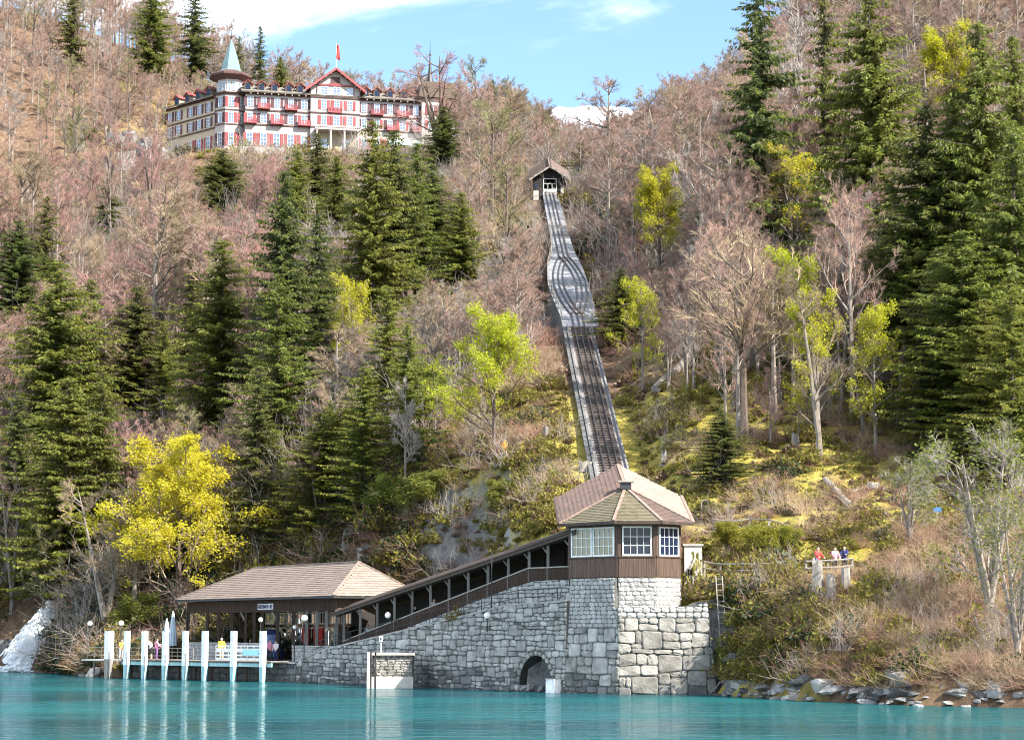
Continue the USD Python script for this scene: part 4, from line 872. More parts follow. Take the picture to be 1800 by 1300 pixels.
for k in (3, 4, 5, 6):
    a, b = oc(1, k, 0), oc(1, k + 1, 0); ax_ = (b - a) / np.linalg.norm(b - a); n_ = np.array([ax_[1], -ax_[0], 0]); mid = (oc(TR, k, 0) + oc(TR, k + 1, 0)) / 2; mid2 = (oc(2.9, k, 0) + oc(2.9, k + 1, 0)) / 2
    for z, h in ((Z2 + .7, 2.1), (Z1 + .45, 2.1), (105.3, 2.8)):
        win(mid + UPV * z, ax_, n_, 1.15, h, 'hotel_red' if k > 4 else 'hotel_shutter_dark')
    for sx in (-.55, .55): win(mid2 + ax_ * sx + UPV * 117.3, ax_, n_, .8, 1.9)
# portico, awning, right tower
m = MB().box(hf(gm + .3, -2.0, 109.0), (9.6, 2.8, .35), ax=A).box(hf(gm + .3, -3.2, 109.7), (9.6, .12, .12), ax=A)
for k in range(24): m.box(hf(gm - 4.4 + k * .41, -3.2, 109.4), (.08, .08, .6), ax=A)
po = put('portico', m, M['hotel_white'], ho)
for k in range(4): put('column', MB().lathe([(.34, 0), (.34, .3), (.24, .35), (.21, 4.6), (.32, 4.8), (.32, 5.1)], hf(gm - 4.1 + k * 2.9, -3.0, 103.75), 10), M['hotel_white'], po)
put('porch_recess', MB().box(hf(gm + .3, -GP - .06, 106.2), (8.6, .08, 4.8), ax=A), M['hotel_cream'], ho); win(hf(gm + 2.2, -GP - .1, 104.2), fx, FN, 1.6, 3.2); win(hf(gm - 2.2, -GP - .1, 104.2), fx, FN, 1.6, 3.2)
ax0, ax1 = hx(684), hx(745)
put('awning', MB().slab([hf(ax0, -3.6, 106.2), hf(ax1, -3.6, 106.2), hf(ax1, -.1, 108.2), hf(ax0, -.1, 108.2)], .06).slab([hf(ax0, -3.62, 105.7), hf(ax1, -3.62, 105.7), hf(ax1, -3.62, 106.2), hf(ax0, -3.62, 106.2)], .04), M['awning'], ho)
rx0, rx1 = hx(741), hx(798)
rtw = put('right_tower', MB().add(np.array([hf(x, y, z) for z in (ZB, 117.6) for x, y in ((rx0, -1.2), (rx1, -1.2), (rx1, 6), (rx0, 6))]), [[0, 1, 5, 4], [1, 2, 6, 5], [3, 0, 4, 7], [4, 5, 6, 7]]), M['hotel_white'], ho)
rc = (rx0 + rx1) / 2
put('tower_roof', MB().add(np.array([hf(rc + sx * w_, 2.4 + sy * w_, z) for z, w_ in ((117.4, 4.4), (121.0, 3.6)) for sx, sy in ((-1, -1), (1, -1), (1, 1), (-1, 1))]), [[0, 1, 5, 4], [1, 2, 6, 5], [2, 3, 7, 6], [3, 0, 4, 7], [4, 5, 6, 7], [3, 2, 1, 0]]), M['tile_brown'], ho)
put('tower_spire', MB().lathe([(.9, 121), (.45, 123.5), (.16, 126.6), (.12, 127.6), (.3, 127.9), (.08, 128.2), (.03, 131)], hf(rc - 1.2, 2.4, 0), 8), M['metal_dark'], ho)
for u in (757, 781):
    x = hx(u)
    for z in (Z2 + .7, Z1 + .45, 105.4): win(hf(x, -1.2, z), fx, FN, 1.2, 2.1, 'hotel_red')
fg = thing('flag', 'red flag hanging on a pole above the hotel gable', 'flag', hf(gm, -GP - .6, 122.5))
put('pole', MB().tube([(0, 0, 0), (0, 0, 5.6)], .07, 6), M['white_paint'], fg)
nz, nxx = 10, 6; V = []
for i in range(nz):
    for j in range(nxx):
        s_ = j / (nxx - 1); V.append((.08 + s_ * (.55 + .25 * i / nz) , .22 * math.sin(s_ * 7 + i * .5), 5.5 - i * .36 - s_ * .5))
idx = np.array([[i * nxx + j, i * nxx + j + 1, (i + 1) * nxx + j + 1, (i + 1) * nxx + j] for i in range(nz - 1) for j in range(nxx - 1)])
put('cloth', MB().add(V, idx).add(np.array(V) + [0, .03, 0], idx[:, ::-1]), M['cloth_red'], fg, smooth=True)
tw_ = thing('terrace_wall', 'pale stone terrace wall below the hotel front', 'stone wall')
F = Frame(hf(-1.5, -5.2, 0)[:2], hf(LF, -5.2, 0)[:2], 99.5, .03); pl = sbox(0, 0, F.L, 4.2); backing(tw_, F, pl, M['stone_pale'], .8); put('parapet', MB().bar(F.p(0, 4.25, -.3), F.p(F.L, 4.25, -.3), .7, .2), M['concrete'], tw_)
# ------------------------------------------------------------------ trees
UsdGeom.Scope  # models live in class prims: they are not drawn themselves
def model(name):
    return str(stage.CreateClassPrim(f'/World/{name}').GetPath())
def bare_sticks(seed, H=18.0, spread=.42, n1=22, n2=7, n3=7, n4=3, low=.28, fork=1, lean=.03, upb=.55):
    g = np.random.default_rng(seed); big, fine, tips = [], [], []
    starts = []
    for k in range(fork):
        n = 9; t = np.linspace(0, 1, n); hh = H * (.86 if fork == 1 else g.uniform(.75, .92))
        a = g.uniform(0, 6.28); off = (0 if fork == 1 else .16 * hh) * np.clip(t - .12, 0, 1)[:, None] * np.array([math.cos(a + k * 6.28 / fork), math.sin(a + k * 6.28 / fork)])
        w = np.cumsum(g.normal(0, lean * H * .06, (n, 2)), 0) * t[:, None]
        P = np.c_[off + w, t * hh]; r = .0145 * H * (1 - t) ** .8 + .02; r[0] *= 1.35
        big.append(sticks(P[:-1], P[1:], r[:-1], r[1:], 6)); starts.append(P)
    def grow(par, n, frac, lenf, ang, upb, r0, segs, lmin):
        """children for parent polylines par (m, k, 3)"""
        m, k = par.shape[0], par.shape[1]; L = np.linalg.norm(np.diff(par, axis=1), axis=2).sum(1)
        f = g.uniform(frac[0], frac[1], (m, n)); f.sort(1); fi = f * (k - 1); i = np.minimum(fi.astype(int), k - 2); w = (fi - i)[..., None]
        mi = np.arange(m)[:, None]; p = par[mi, i] * (1 - w) + par[mi, i + 1] * w; d = par[mi, i + 1] - par[mi, i]; d /= np.linalg.norm(d, axis=2, keepdims=True)
        rv = g.normal(0, 1, d.shape); side = rv - (rv * d).sum(2, keepdims=True) * d; side /= np.linalg.norm(side, axis=2, keepdims=True)
        an = g.uniform(ang[0], ang[1], (m, n, 1)); dr = d * np.cos(an) + side * np.sin(an)
        ln = np.maximum(L[:, None] * lenf * (1.15 - .75 * f) * g.uniform(.65, 1.25, (m, n)), lmin)[..., None]
        out = [p.reshape(-1, 3)]; dr = dr.reshape(-1, 3); ln = ln.reshape(-1, 1)
        for s in range(segs):
            out.append(out[-1] + dr * ln / segs); dr = dr + np.array([0, 0, upb / segs]) + g.normal(0, .14, dr.shape); dr /= np.linalg.norm(dr, axis=1, keepdims=True)
        return np.stack(out, 1), np.repeat(r0, m * n) * (ln[:, 0] / ln.mean()) ** .5
    def emit(par, r, bucket, sides=3):
        k = par.shape[1]
        for s in range(k - 1): bucket.append(sticks(par[:, s], par[:, s + 1], r * (1 - .8 * s / (k - 1)), r * (1 - .8 * (s + 1) / (k - 1)), sides))
    L1s = []
    for P in starts:
        b, r = grow(P[None], n1 // fork, (low, .985), spread * (1.0 if fork == 1 else .8), (.55, 1.15), upb, .0046 * H, 4, 1.0); emit(b, r, big, 4); L1s.append(b)
    b1 = np.concatenate(L1s); b2, r = grow(b1, n2, (.2, 1), .42, (.4, .95), upb * .8, .0021 * H, 3, .5); emit(b2, r, fine)
    b3, r = grow(b2, n3, (.15, 1), .46, (.4, .9), upb * .7, .00105 * H, 2, .35); emit(b3, r, fine)
    b4, r = grow(b3, n4, (.1, 1), .6, (.3, .8), .3, .00085 * H, 1, .35); emit(b4, r * .9, fine)
    return merge(big), merge(fine), b4[:, -1], b3[:, -1]
def bare_model(name, twig, bark, **k):
    c_ = model(name); b, f, tips, _ = bare_sticks(**k); put('trunk', b, bark, c_); put('crown', f, twig, c_); return c_
def twigmat(n, c): return look(n, c, .9, .3, .5, island=.22)
T_pink, T_rose, T_tan, T_grey, T_olive = twigmat('twig_pink', (.315, .205, .16)), twigmat('twig_rose', (.335, .19, .16)), twigmat('twig_tan', (.315, .235, .15)), twigmat('twig_grey', (.30, .26, .23)), twigmat('twig_olive', (.22, .205, .095))
B1, B2 = look('bark_beech', (.245, .205, .17), .9, .45, 1.5), look('bark_brown', (.135, .10, .08), .9, .45, 1.5)
BH = 18.0
bare = dict(pink=[bare_model('bare_pink_a', T_pink, B1, seed=1, lean=.05, low=.42), bare_model('bare_pink_b', T_pink, B1, seed=2, n1=18, spread=.5, fork=2), bare_model('bare_pink_c', T_pink, B1, seed=13, spread=.34, n1=26, low=.22)],
            rose=[bare_model('bare_rose_a', T_rose, B1, seed=3, spread=.46), bare_model('bare_rose_b', T_rose, B2, seed=4, fork=3, n1=21, spread=.5)],
            tan=[bare_model('bare_tan_a', T_tan, B1, seed=5, spread=.36, low=.42), bare_model('bare_tan_b', T_tan, B1, seed=6, fork=2, spread=.44)],
            grey=[bare_model('bare_grey_a', T_grey, B1, seed=7, spread=.32, low=.4), bare_model('bare_grey_b', T_grey, B1, seed=8, n1=18, spread=.4)],
            olive=[bare_model('bare_olive_a', T_olive, B2, seed=9, spread=.42)],
            dark=[bare_model('bare_dark_a', T_tan, B2, seed=10, spread=.5, n1=20, low=.3, upb=.35)])
def conifer_mesh(seed, H=28.0, Rr=4.8, gap=.5, per=7, droop=.38, base=.06, dens=.22, hang=.95, ragged=.28, size=1.15):
    g = np.random.default_rng(seed); z = base * H; tr, sp = [], []
    n = 12; t = np.linspace(0, 1, n); P = np.c_[np.cumsum(g.normal(0, .02, (n, 2)), 0), t * H]; rr = .0105 * H * (1 - t) + .012
    tr.append(sticks(P[:-1], P[1:], rr[:-1], rr[1:], 7)); A, Bp, ra = [], [], []
    V, T_ = [], []
    while z < H - .25:
        f = (z / H - base) / (1 - base); Lm = Rr * (1 - f) ** .62 * (.72 + .28 * min(1, f * 6)) + .12
        m = per if f < .85 else 5; Lm *= .72 + .56 * g.random() if ragged > .3 else .85 + .3 * g.random()
        az0, asy = g.uniform(0, 6.28), g.uniform(.0, .45)
        for k in range(m):
            a = g.uniform(0, 6.283); L = Lm * g.uniform(1 - ragged * 1.6, 1 + ragged * .6) * (1 - asy * .5 * (1 - math.cos(a - az0)) * .5)
            if g.random() < ragged * .45: continue
            out = np.array([math.cos(a), math.sin(a), 0]); sd = np.array([-out[1], out[0], 0]); dr = droop * (1 - f * 1.1)
            ns = max(3, int(L / dens)); s = (np.arange(ns) + .5) / ns
            zc = z + L * (-dr * s + .55 * dr * s ** 3) + L * .10 * f * s; pb = out * (s * L)[:, None]; pb[:, 2] = zc
            A.append(np.array([0, 0, z])); Bp.append(pb[len(pb) // 2]); ra.append(.012 + .008 * L); A.append(pb[len(pb) // 2]); Bp.append(pb[-1]); ra.append(.006 + .004 * L)
            ls = size * (.20 + .42 * (1 - s) * min(L, 3.2) / 3.2 + .10) * (1 - .25 * f)
            for sg in (-1, 1, 0, 0):
                l = ls * g.uniform(.7, 1.3, ns)
                if sg: dv = out * .62 + sd * sg * g.uniform(.6, 1.0, (ns, 1)) + np.c_[np.zeros((ns, 2)), -hang * g.uniform(.3, 1.1, ns)]
                else: dv = out * g.uniform(.05, .7, (ns, 1)) + sd * g.normal(0, .3, (ns, 1)) + np.c_[np.zeros((ns, 2)), -hang * g.uniform(.7, 2.0, ns)]
                dv /= np.linalg.norm(dv, axis=1, keepdims=True); o = pb + g.normal(0, .05, pb.shape); wv = np.cross(dv, g.normal(0, 1, dv.shape)); wv /= np.linalg.norm(wv, axis=1, keepdims=True); hw = (l * g.uniform(.13, .22, ns))[:, None]
                V.append(np.stack([o - dv * l[:, None] * .05, o + dv * l[:, None] * .45 + wv * hw, o + dv * l[:, None], o + dv * l[:, None] * .45 - wv * hw], 1)); T_.append(s + g.normal(0, .22, ns) > .72)
        z += gap * (1.12 - .55 * f) * g.uniform(.8, 1.2)
    V, T_ = np.concatenate(V), np.concatenate(T_); tr.append(sticks(A, Bp, np.array(ra), np.array(ra) * .5, 3)); fm = lambda v: (v.reshape(-1, 3), np.vstack([np.arange(len(v))[:, None] * 4 + [0, 1, 2], np.arange(len(v))[:, None] * 4 + [0, 2, 3]]))
    return merge(tr), fm(V[~T_]), fm(V[T_])
nd = lambda n, a, b, t: leaf('needle_' + n, a, b, t, .35)
S_dark, S_green, S_light = nd('shoot_dark', (.35, .36, .06), (.23, .255, .05), .55), nd('shoot_green', (.42, .43, .06), (.27, .31, .045), .5), nd('shoot_light', (.48, .48, .065), (.33, .36, .05), .55)
N_dark, N_green, N_light, N_olive = (nd('dark', (.225, .24, .054), (.115, .14, .04), .5), S_dark), (nd('green', (.345, .345, .057), (.185, .21, .042), .55), S_green), (nd('light', (.38, .385, .058), (.21, .24, .045), .5), S_light), (nd('olive', (.26, .245, .055), (.13, .135, .038), .45), S_green)
CH = 28.0
def conifer_model(name, mat, **k):
    c_ = model(name); t_, l_, y_ = conifer_mesh(**k); put('trunk', t_, M['bark_dark'], c_); put('crown', l_, mat[0], c_); put('young_shoots', y_, mat[1], c_); return c_
con = dict(dark=[conifer_model('spruce_dark_a', N_dark, seed=1), conifer_model('spruce_dark_b', N_dark, seed=2, Rr=4.3, per=6, ragged=.4, droop=.45)],
           green=[conifer_model('spruce_green_a', N_green, seed=3, Rr=5.0, droop=.45, hang=1.1), conifer_model('spruce_green_b', N_green, seed=4, Rr=4.6, per=6, ragged=.42, hang=1.2)],
           light=[conifer_model('spruce_light_a', N_light, seed=5, Rr=5.0, per=6, ragged=.5, hang=.9, droop=.3), conifer_model('spruce_light_b', N_light, seed=6, Rr=4.5, per=6, ragged=.3)],
           olive=[conifer_model('spruce_olive_a', N_olive, seed=7, Rr=4.4, per=5, ragged=.5, hang=1.3, droop=.55)])
def leafy_model(name, mat, bark, seed, H, spread, lsize, nper, fork=3, twig=None, n1=24, part=1.0, n3=6, low=.2):
    c_ = model(name); b, f, tips, t3 = bare_sticks(seed=seed, H=H, spread=spread, n1=n1, n2=6, n3=n3, n4=2, low=low, fork=fork, upb=.45)
    g = np.random.default_rng(seed + 100); tips = np.concatenate([tips, t3]); tips = tips[g.random(len(tips)) < part]
    c = np.repeat(tips, nper, 0); c = c + g.normal(0, lsize * 1.1, c.shape); n = len(c)
    d = g.normal(0, 1, (n, 3)); d[:, 2] *= .5; d /= np.linalg.norm(d, axis=1, keepdims=True); w = np.cross(d, g.normal(0, 1, (n, 3))); w /= np.linalg.norm(w, axis=1, keepdims=True); l = (lsize * g.uniform(.6, 1.3, n))[:, None]
    V = np.stack([c - d * l * .5, c + w * l * .38, c + d * l * .5, c - w * l * .38], 1); q = np.arange(n)[:, None] * 4
    put('trunk', b, bark, c_); put('branches', f, twig or T_tan, c_); put('crown', (V.reshape(-1, 3), np.vstack([q + [0, 1, 2], q + [0, 2, 3]])), mat, c_); return c_
L_yel, L_lime, L_soft = leaf('leaf_yellow', (.78, .73, .05), (.63, .61, .04), .58, .15), leaf('leaf_lime', (.68, .66, .04), (.52, .54, .03), .55, .2), leaf('leaf_soft', (.40, .40, .07), (.26, .28, .05), .45, .35)
L_moss0 = leaf('leaf_bush', (.52, .46, .06), (.34, .33, .045), .5, .3)
lf_big = leafy_model('maple_big', L_yel, B2, 21, 16.0, .60, .19, 10, fork=1, n1=46, part=.75, n3=6, low=.17)
lf_a = leafy_model('maple_lime', L_lime, B2, 22, 14.0, .55, .19, 7, fork=1, n1=34, part=.62, low=.14, n3=7)
lf_b = leafy_model('maple_thin', L_lime, B1, 23, 16.0, .42, .19, 6, fork=1, part=.5, low=.14)
lf_c = leafy_model('shrub_soft', L_soft, B2, 24, 7.0, .6, .20, 5, fork=4, n1=24, part=.8, twig=T_olive)
lf_d = leafy_model('shrub_yellow', L_moss0, B2, 25, 5.0, .7, .17, 5, fork=5, n1=25, part=.8, twig=T_olive)
lf_e = leafy_model('budding_tree', L_soft, B1, 26, 9.0, .65, .13, 2, fork=4, n1=26, part=.55, twig=T_grey)
MH = {lf_big: 16., lf_a: 14., lf_b: 16., lf_c: 7., lf_d: 5., lf_e: 9.}
for k in bare.values():
    for m in k: MH[m] = BH
for k in con.values():
    for m in k: MH[m] = CH
MW = {}                                            # crown widths of the models
for m in MH:
    pt = np.array(UsdGeom.Mesh.Get(stage, m + '/crown').GetPointsAttr().Get()); MW[m] = float(np.percentile(np.abs(pt[:, :2]), 97)) * 2; MH[m] = float(pt[:, 2].max())
def plant(mdl, name, label, base, H, width=None, group=None, rz=None):
    sz = H / MH[mdl]; sx = sz if width is None else width / MW[mdl]
    return copy_of(mdl, name, label, 'tree' if H > 3 else 'shrub', (base[0], base[1], base[2] - .25), random.uniform(0, 6.28) if rz is None else rz, group, (sx, sx, sz))
HERO = []
def hero(mdl, name, label, u, vtop, vbase, wpx, Y=None, group=None):
    b = hit(u, vbase) if Y is None else np.array([at(u, 500, Y)[0], Y, ground(at(u, 500, Y)[0], Y)])
    H = max(at(u, vtop, b[1])[2] - b[2], 1.0)
    if 'spruce' in name or 'maple' in name or name == 'fir_tree':
       if Y is None: HERO.extend((u + o * wpx * .22, vtop + (min(vbase, vtop + 420) - vtop) * f, b[1]) for f, o in ((.06, 0), (.2, 0), (.35, -.5), (.35, .5), (.5, 0), (.65, -1), (.65, 1), (.8, 0)))
    return plant(mdl, name, label, b, H, wpx * b[1] / FPX, group)
D, G, LT, OL = con['dark'], con['green'], con['light'], con['olive']
heroes = [
 (D[0], 'dark spruce at the left edge of the photo below the grey cliff', 28, 385, 560, 85), (OL[0], 'slim olive spruce just right of the dark one at the left edge', 78, 342, 520, 60), (D[1], 'small dark spruce on the pink slope below the cliff left of the hotel', 188, 312, 430, 55),
 (G[0], 'big green spruce near the left edge, tallest of the left group', 90, 455, 860, 165), (G[1], 'ragged green spruce leaning on the big left one from its right', 150, 488, 800, 100), (D[0], 'dark spruce with a yellow neighbour left of the yellow maple', 236, 500, 760, 115), (LT[0], 'light green spruce between two dark spruces above the yellow maple', 285, 560, 760, 70),
 (OL[0], 'thin greyish spruce behind the spruces above the yellow maple', 332, 440, 690, 75), (G[0], 'wide green spruce above the right half of the yellow maple', 385, 418, 800, 140), (D[0], 'very tall dark spruce in the middle of the left slope', 495, 296, 780, 120), (D[1], 'dark spruce right behind the tallest of the left slope', 556, 372, 700, 110), (G[1], 'sunlit spruce with a pale trunk before the tallest dark one', 488, 476, 850, 120),
 (D[1], 'dark spruce hiding part of the hotel front below the gable bay', 556, 232, 400, 75), (G[1], 'short spruce below the hotel portico', 590, 272, 440, 75), (G[0], 'very tall spruce reaching up to the hotel right of the portico', 652, 208, 640, 110), (D[0], 'twin spruce just right of the very tall one below the hotel', 690, 225, 600, 105), (G[1], 'spruce before the green awning of the hotel', 730, 248, 560, 90),
 (D[0], 'dark spruce standing against the right tower of the hotel', 780, 185, 320, 65), (D[0], 'dark green spruce below the right end of the hotel', 757, 285, 470, 80), (LT[1], 'light green spruce in the wood left of the passing loop', 810, 335, 520, 75), (LT[0], 'yellow green spruce at mid slope below the very tall one', 680, 500, 760, 95), (LT[0], 'light green spruce left of the white stump clearing', 716, 560, 830, 90),
 (D[0], 'broad dark spruce below the hotel corner tower', 388, 262, 390, 92), (LT[1], 'yellowish spruce among pink trees below the hotel front', 520, 262, 420, 60), (G[0], 'green spruce above the pavilion roof', 560, 720, 965, 110), (LT[1], 'spruce of loose sunny foliage above the right end of the pavilion', 640, 640, 930, 90), (D[1], 'shaded spruce at the cliff above the pavilion ridge', 450, 640, 950, 95),
 (G[0], 'green spruce at the lower left behind the waterfall', 110, 660, 1060, 150), (G[1], 'ragged spruce left of the yellow maple crown', 175, 640, 1000, 100), (D[0], 'dark spruce in the lower left corner wood', 25, 690, 1000, 90),
 (D[1], 'dark drooping spruce at the skyline right of the sky gap', 1340, -70, 480, 135), (OL[0], 'brownish hanging spruce beside the drooping skyline one', 1455, -40, 430, 90), (G[0], 'tall green spruce at the upper right edge of the bare wood', 1540, -30, 560, 150), (D[0], 'big dark spruce in the middle of the right hand group', 1640, 180, 690, 170), (G[0], 'tall sunny spruce rising to the lime maple at upper right', 1740, 35, 700, 150),
 (G[1], 'green spruce cut by the right edge of the photo', 1800, 230, 760, 170), (G[0], 'lower green spruce of the right hand group', 1700, 400, 790, 170), (D[0], 'dark spruce at the left of the right hand group', 1585, 330, 640, 110), (LT[0], 'light spruce at the far right below the others', 1785, 480, 850, 110), 
 (G[1], 'green spruce between the two tallest of the right hand group', 1690, 150, 700, 130), (G[0], 'green spruce at mid height of the right hand group, near its left side', 1620, 330, 700, 140), (D[1], 'deep green spruce at the lower middle of the right hand group', 1660, 430, 760, 130), (G[1], 'sunlit spruce at the top of the right edge', 1795, 60, 560, 120), (LT[1], 'yellow green spruce low in the right hand group', 1735, 520, 830, 120),
 (D[0], 'small bushy dark fir standing alone on the mossy clearing', 1270, 715, 858, 78), (D[1], 'dark green spruce right of the passing loop', 1092, 468, 610, 75), (G[1], 'green spruce beside the viaduct on its right', 1112, 500, 600, 60), (OL[0], 'dark spruce behind the upper station on its right', 1022, 250, 335, 60), (LT[1], 'little light green fir right of the hut roof', 1240, 866, 915, 42),
 (G[0], 'spruce behind the hotel near the top left corner of the photo', 265, -35, 150, 62), (D[1], 'dark spruce high above the hotel side wing', 340, -25, 150, 62), (OL[0], 'thin spruce at the top left among bare trees', 125, -20, 120, 55), (D[1], 'narrow spruce right behind the hotel spire', 455, 45, 215, 34), (G[1], 'small pointed spruce behind the hotel roof', 491, 98, 215, 46), (OL[0], 'narrow spruce just right of the hotel spire', 418, 62, 215, 34),
]
def keep(mdl, label, u, vt, vb, w): return (mdl, label, u, vt, vb, w)
for mdl, label, u, vt, vb, w in heroes: hero(mdl, 'spruce_tree' if 'fir' not in label.split() else 'fir_tree', label, u, vt, vb, w * (1.18 if u > 1500 else 1.08))
for k, (u, vt, w) in enumerate([(866, 138, 30), (884, 150, 30), (899, 158, 26), (913, 168, 28), (929, 178, 26), (944, 184, 26), (962, 192, 28), (978, 212, 24), (1128, 205, 26), (684, 143, 20), (697, 150, 18), (716, 145, 20), (1016, 225, 24)]):
    hero((D + G)[k % 4], 'ridge_spruce', 'small pointed dark spruce on the skyline between the hotel and the sky gap' if u > 800 and u < 1000 else 'tiny spruce tip showing above the hotel roof' if u < 800 else 'small spruce at the sky gap right of the upper station', u, vt, 0, w * 1.25, Y=[440, 500][u < 800], group='skyline spruces beside the sky gap' if 800 < u < 1000 else 'spruce tips above the hotel roof' if u < 800 else 'small spruces right of the upper station')
for mdl, nm, label, u, vt, vb, w in [
 (lf_big, 'maple_tree', 'large bright yellow maple in fresh leaf beside the pavilion', 312, 748, 1110, 250), (lf_a, 'maple_tree', 'lime yellow maple in fresh leaf left of the lower track', 868, 518, 800, 165), (lf_a, 'maple_tree', 'lime yellow maple right of the upper track', 1160, 272, 500, 135), (lf_b, 'maple_tree', 'thin yellow maple high in the wood left of the right hand spruces', 1390, 243, 480, 120),
 (lf_b, 'maple_tree', 'sparse yellow green maple below the thin yellow one', 1395, 420, 720, 110),(lf_b, 'budding_tree', 'airy yellow green tree right of the crooked dark tree', 1440, 500, 790, 110), (lf_b, 'budding_tree', 'airy budding tree left of the fallen log', 1130, 480, 690, 80), (lf_b, 'budding_tree', 'thin budding tree before the dark spruces at right', 1540, 520, 800, 90), (lf_c, 'budding_tree', 'yellow green tree above the pavilion between spruces', 600, 690, 900, 90), (lf_b, 'budding_tree', 'thin yellow green tree left of the very tall spruce', 612, 470, 720, 80),
  (lf_a, 'maple_tree', 'lime green maple at the skyline in the upper right', 1668, 26, 260, 150), (lf_c, 'budding_tree', 'soft yellow green bush tree below the hotel corner', 450, 335, 410, 60), (lf_c, 'budding_tree', 'soft green tree left of the lime maple by the track', 750, 620, 760, 80), (lf_c, 'budding_tree', 'small soft green tree on the cliff left of the hotel', 145, 215, 260, 50),
 (bare['dark'][0], 'bare_tree', 'large bare tree with dark crooked trunk standing above the mossy clearing', 1308, 395, 766, 250), (bare['grey'][0], 'bare_tree', 'tall bare grey tree with pale double trunk at the top right of the sky', 1412, -60, 400, 150), (bare['grey'][1], 'bare_tree', 'bare grey tree left of the drooping skyline spruce', 1232, 170, 520, 130), (bare['rose'][1], 'bare_tree', 'wide domed bare tree before the right tower of the hotel', 775, 86, 300, 165),
 (bare['pink'][1], 'bare_tree', 'bare tree right beside the domed one at the hotel end', 838, 98, 300, 110), (bare['pink'][2], 'bare_tree', 'bare tree standing against the sky right of the gap', 1070, 126, 345, 130), (bare['tan'][1], 'bare_tree', 'faint bare tree on the skyline between the gap and the right hand wood', 1165, 138, 330, 90), (bare['tan'][1], 'bare_tree', 'bare tree with thin white double trunk left of the lime maple', 772, 500, 700, 110), (bare['tan'][0], 'bare_tree', 'tan bare tree at the middle of the left slope below the dark spruces', 590, 560, 760, 110),
 (bare['grey'][0], 'bare_tree', 'thin bare tree with pale straight trunk above the stairway', 712, 655, 900, 55), (bare['pink'][0], 'bare_tree', 'bare pinkish tree left of the upper track', 925, 385, 600, 95), (bare['pink'][2], 'bare_tree', 'bare reddish tree right above the passing loop', 1070, 230, 470, 110), (bare['tan'][1], 'bare_tree', 'bare tan tree on the right slope before the tall spruces', 1440, 480, 800, 130), (bare['pink'][0], 'bare_tree', 'slender bare pink tree left of the big dark spruce group', 1500, 300, 740, 120),
 (lf_e, 'budding_tree', 'wide budding tree with pale crooked branches at the right edge', 1740, 720, 1090, 260), (lf_e, 'budding_tree', 'budding pale tree hanging over the bank at the far right', 1790, 850, 1170, 170), (lf_e, 'budding_tree', 'small budding tree with pale twigs above the viewing rail', 1600, 790, 960, 130), (bare['tan'][1], 'bare_tree', 'low bare tree with pale spreading branches over the quay railing', 185, 830, 1125, 150), (bare['tan'][0], 'bare_tree', 'bare tan tree behind the mooring posts left of the maple', 235, 850, 1130, 100), (bare['pink'][1], 'bare_tree', 'bare brownish tree at the left edge above the waterfall', 20, 800, 1080, 110), (bare['olive'][0], 'bare_tree', 'mossy bare tree beside the waterfall', 75, 900, 1120, 90)]:
    hero(mdl, nm, label, u, vt, vb, w)
# the wood: every tree stands on the ground at its own spot
clear = [(track_x(y) + o, y, track_z(y)) for y in range(160, 338, 5) for o in (-2.2, 0, 2.2)] + [(track_x(336) + o, 337, track_z(336) + h) for o in (-3, 0, 3) for h in (0, 2, 4.5)]
clear += [tuple(hf(x, -1, z)) for x in range(-3, 40, 3) for z in (105.5, 108, 111, 114, 118, 122)] + [tuple(lf(x, -1, z)) for x in range(0, 17, 3) for z in (106, 110, 114, 118)] + [(TC[0], TC[1] - 4, z) for z in (118, 122, 126)]
sky_ = [(560, 50), (620, 60), (640, 115), (700, 95), (820, 60), (880, 110), (920, 135), (950, 160), (990, 192), (1015, 198), (1040, 205), (1060, 195), (1090, 190), (1110, 160), (1135, 165), (1200, 118), (1250, 100), (1280, 70), (480, 25), (530, 45)]
clear = np.array(clear); cu, cv_ = project(clear); cY = clear[:, 1]; hh_ = np.array(HERO + [(a_, b_, 640) for a_, b_ in sky_]); cu, cv_, cY = np.r_[cu, hh_[:, 0]], np.r_[cv_, hh_[:, 1]], np.r_[cY, hh_[:, 2]]
g = np.random.default_rng(77); cand = []
for Y, dens in ((range(186, 300), 1 / 17), (range(300, 420), 1 / 26), (range(420, 560), 1 / 26)):
    for y in Y:
        half = .262 * y + 6; n = g.poisson(2 * half * dens)
        for x in g.uniform(-half, half, n): cand.append((x, y + g.random()))
for x, y in zip(g.uniform(13, 52, 420), g.uniform(171, 250, 420)): cand.append((x, y))
cand = np.array(cand); cz_ = grounds(cand[:, 0], cand[:, 1]); uu, vv = project(np.c_[cand, cz_])
taken, spots = [], []
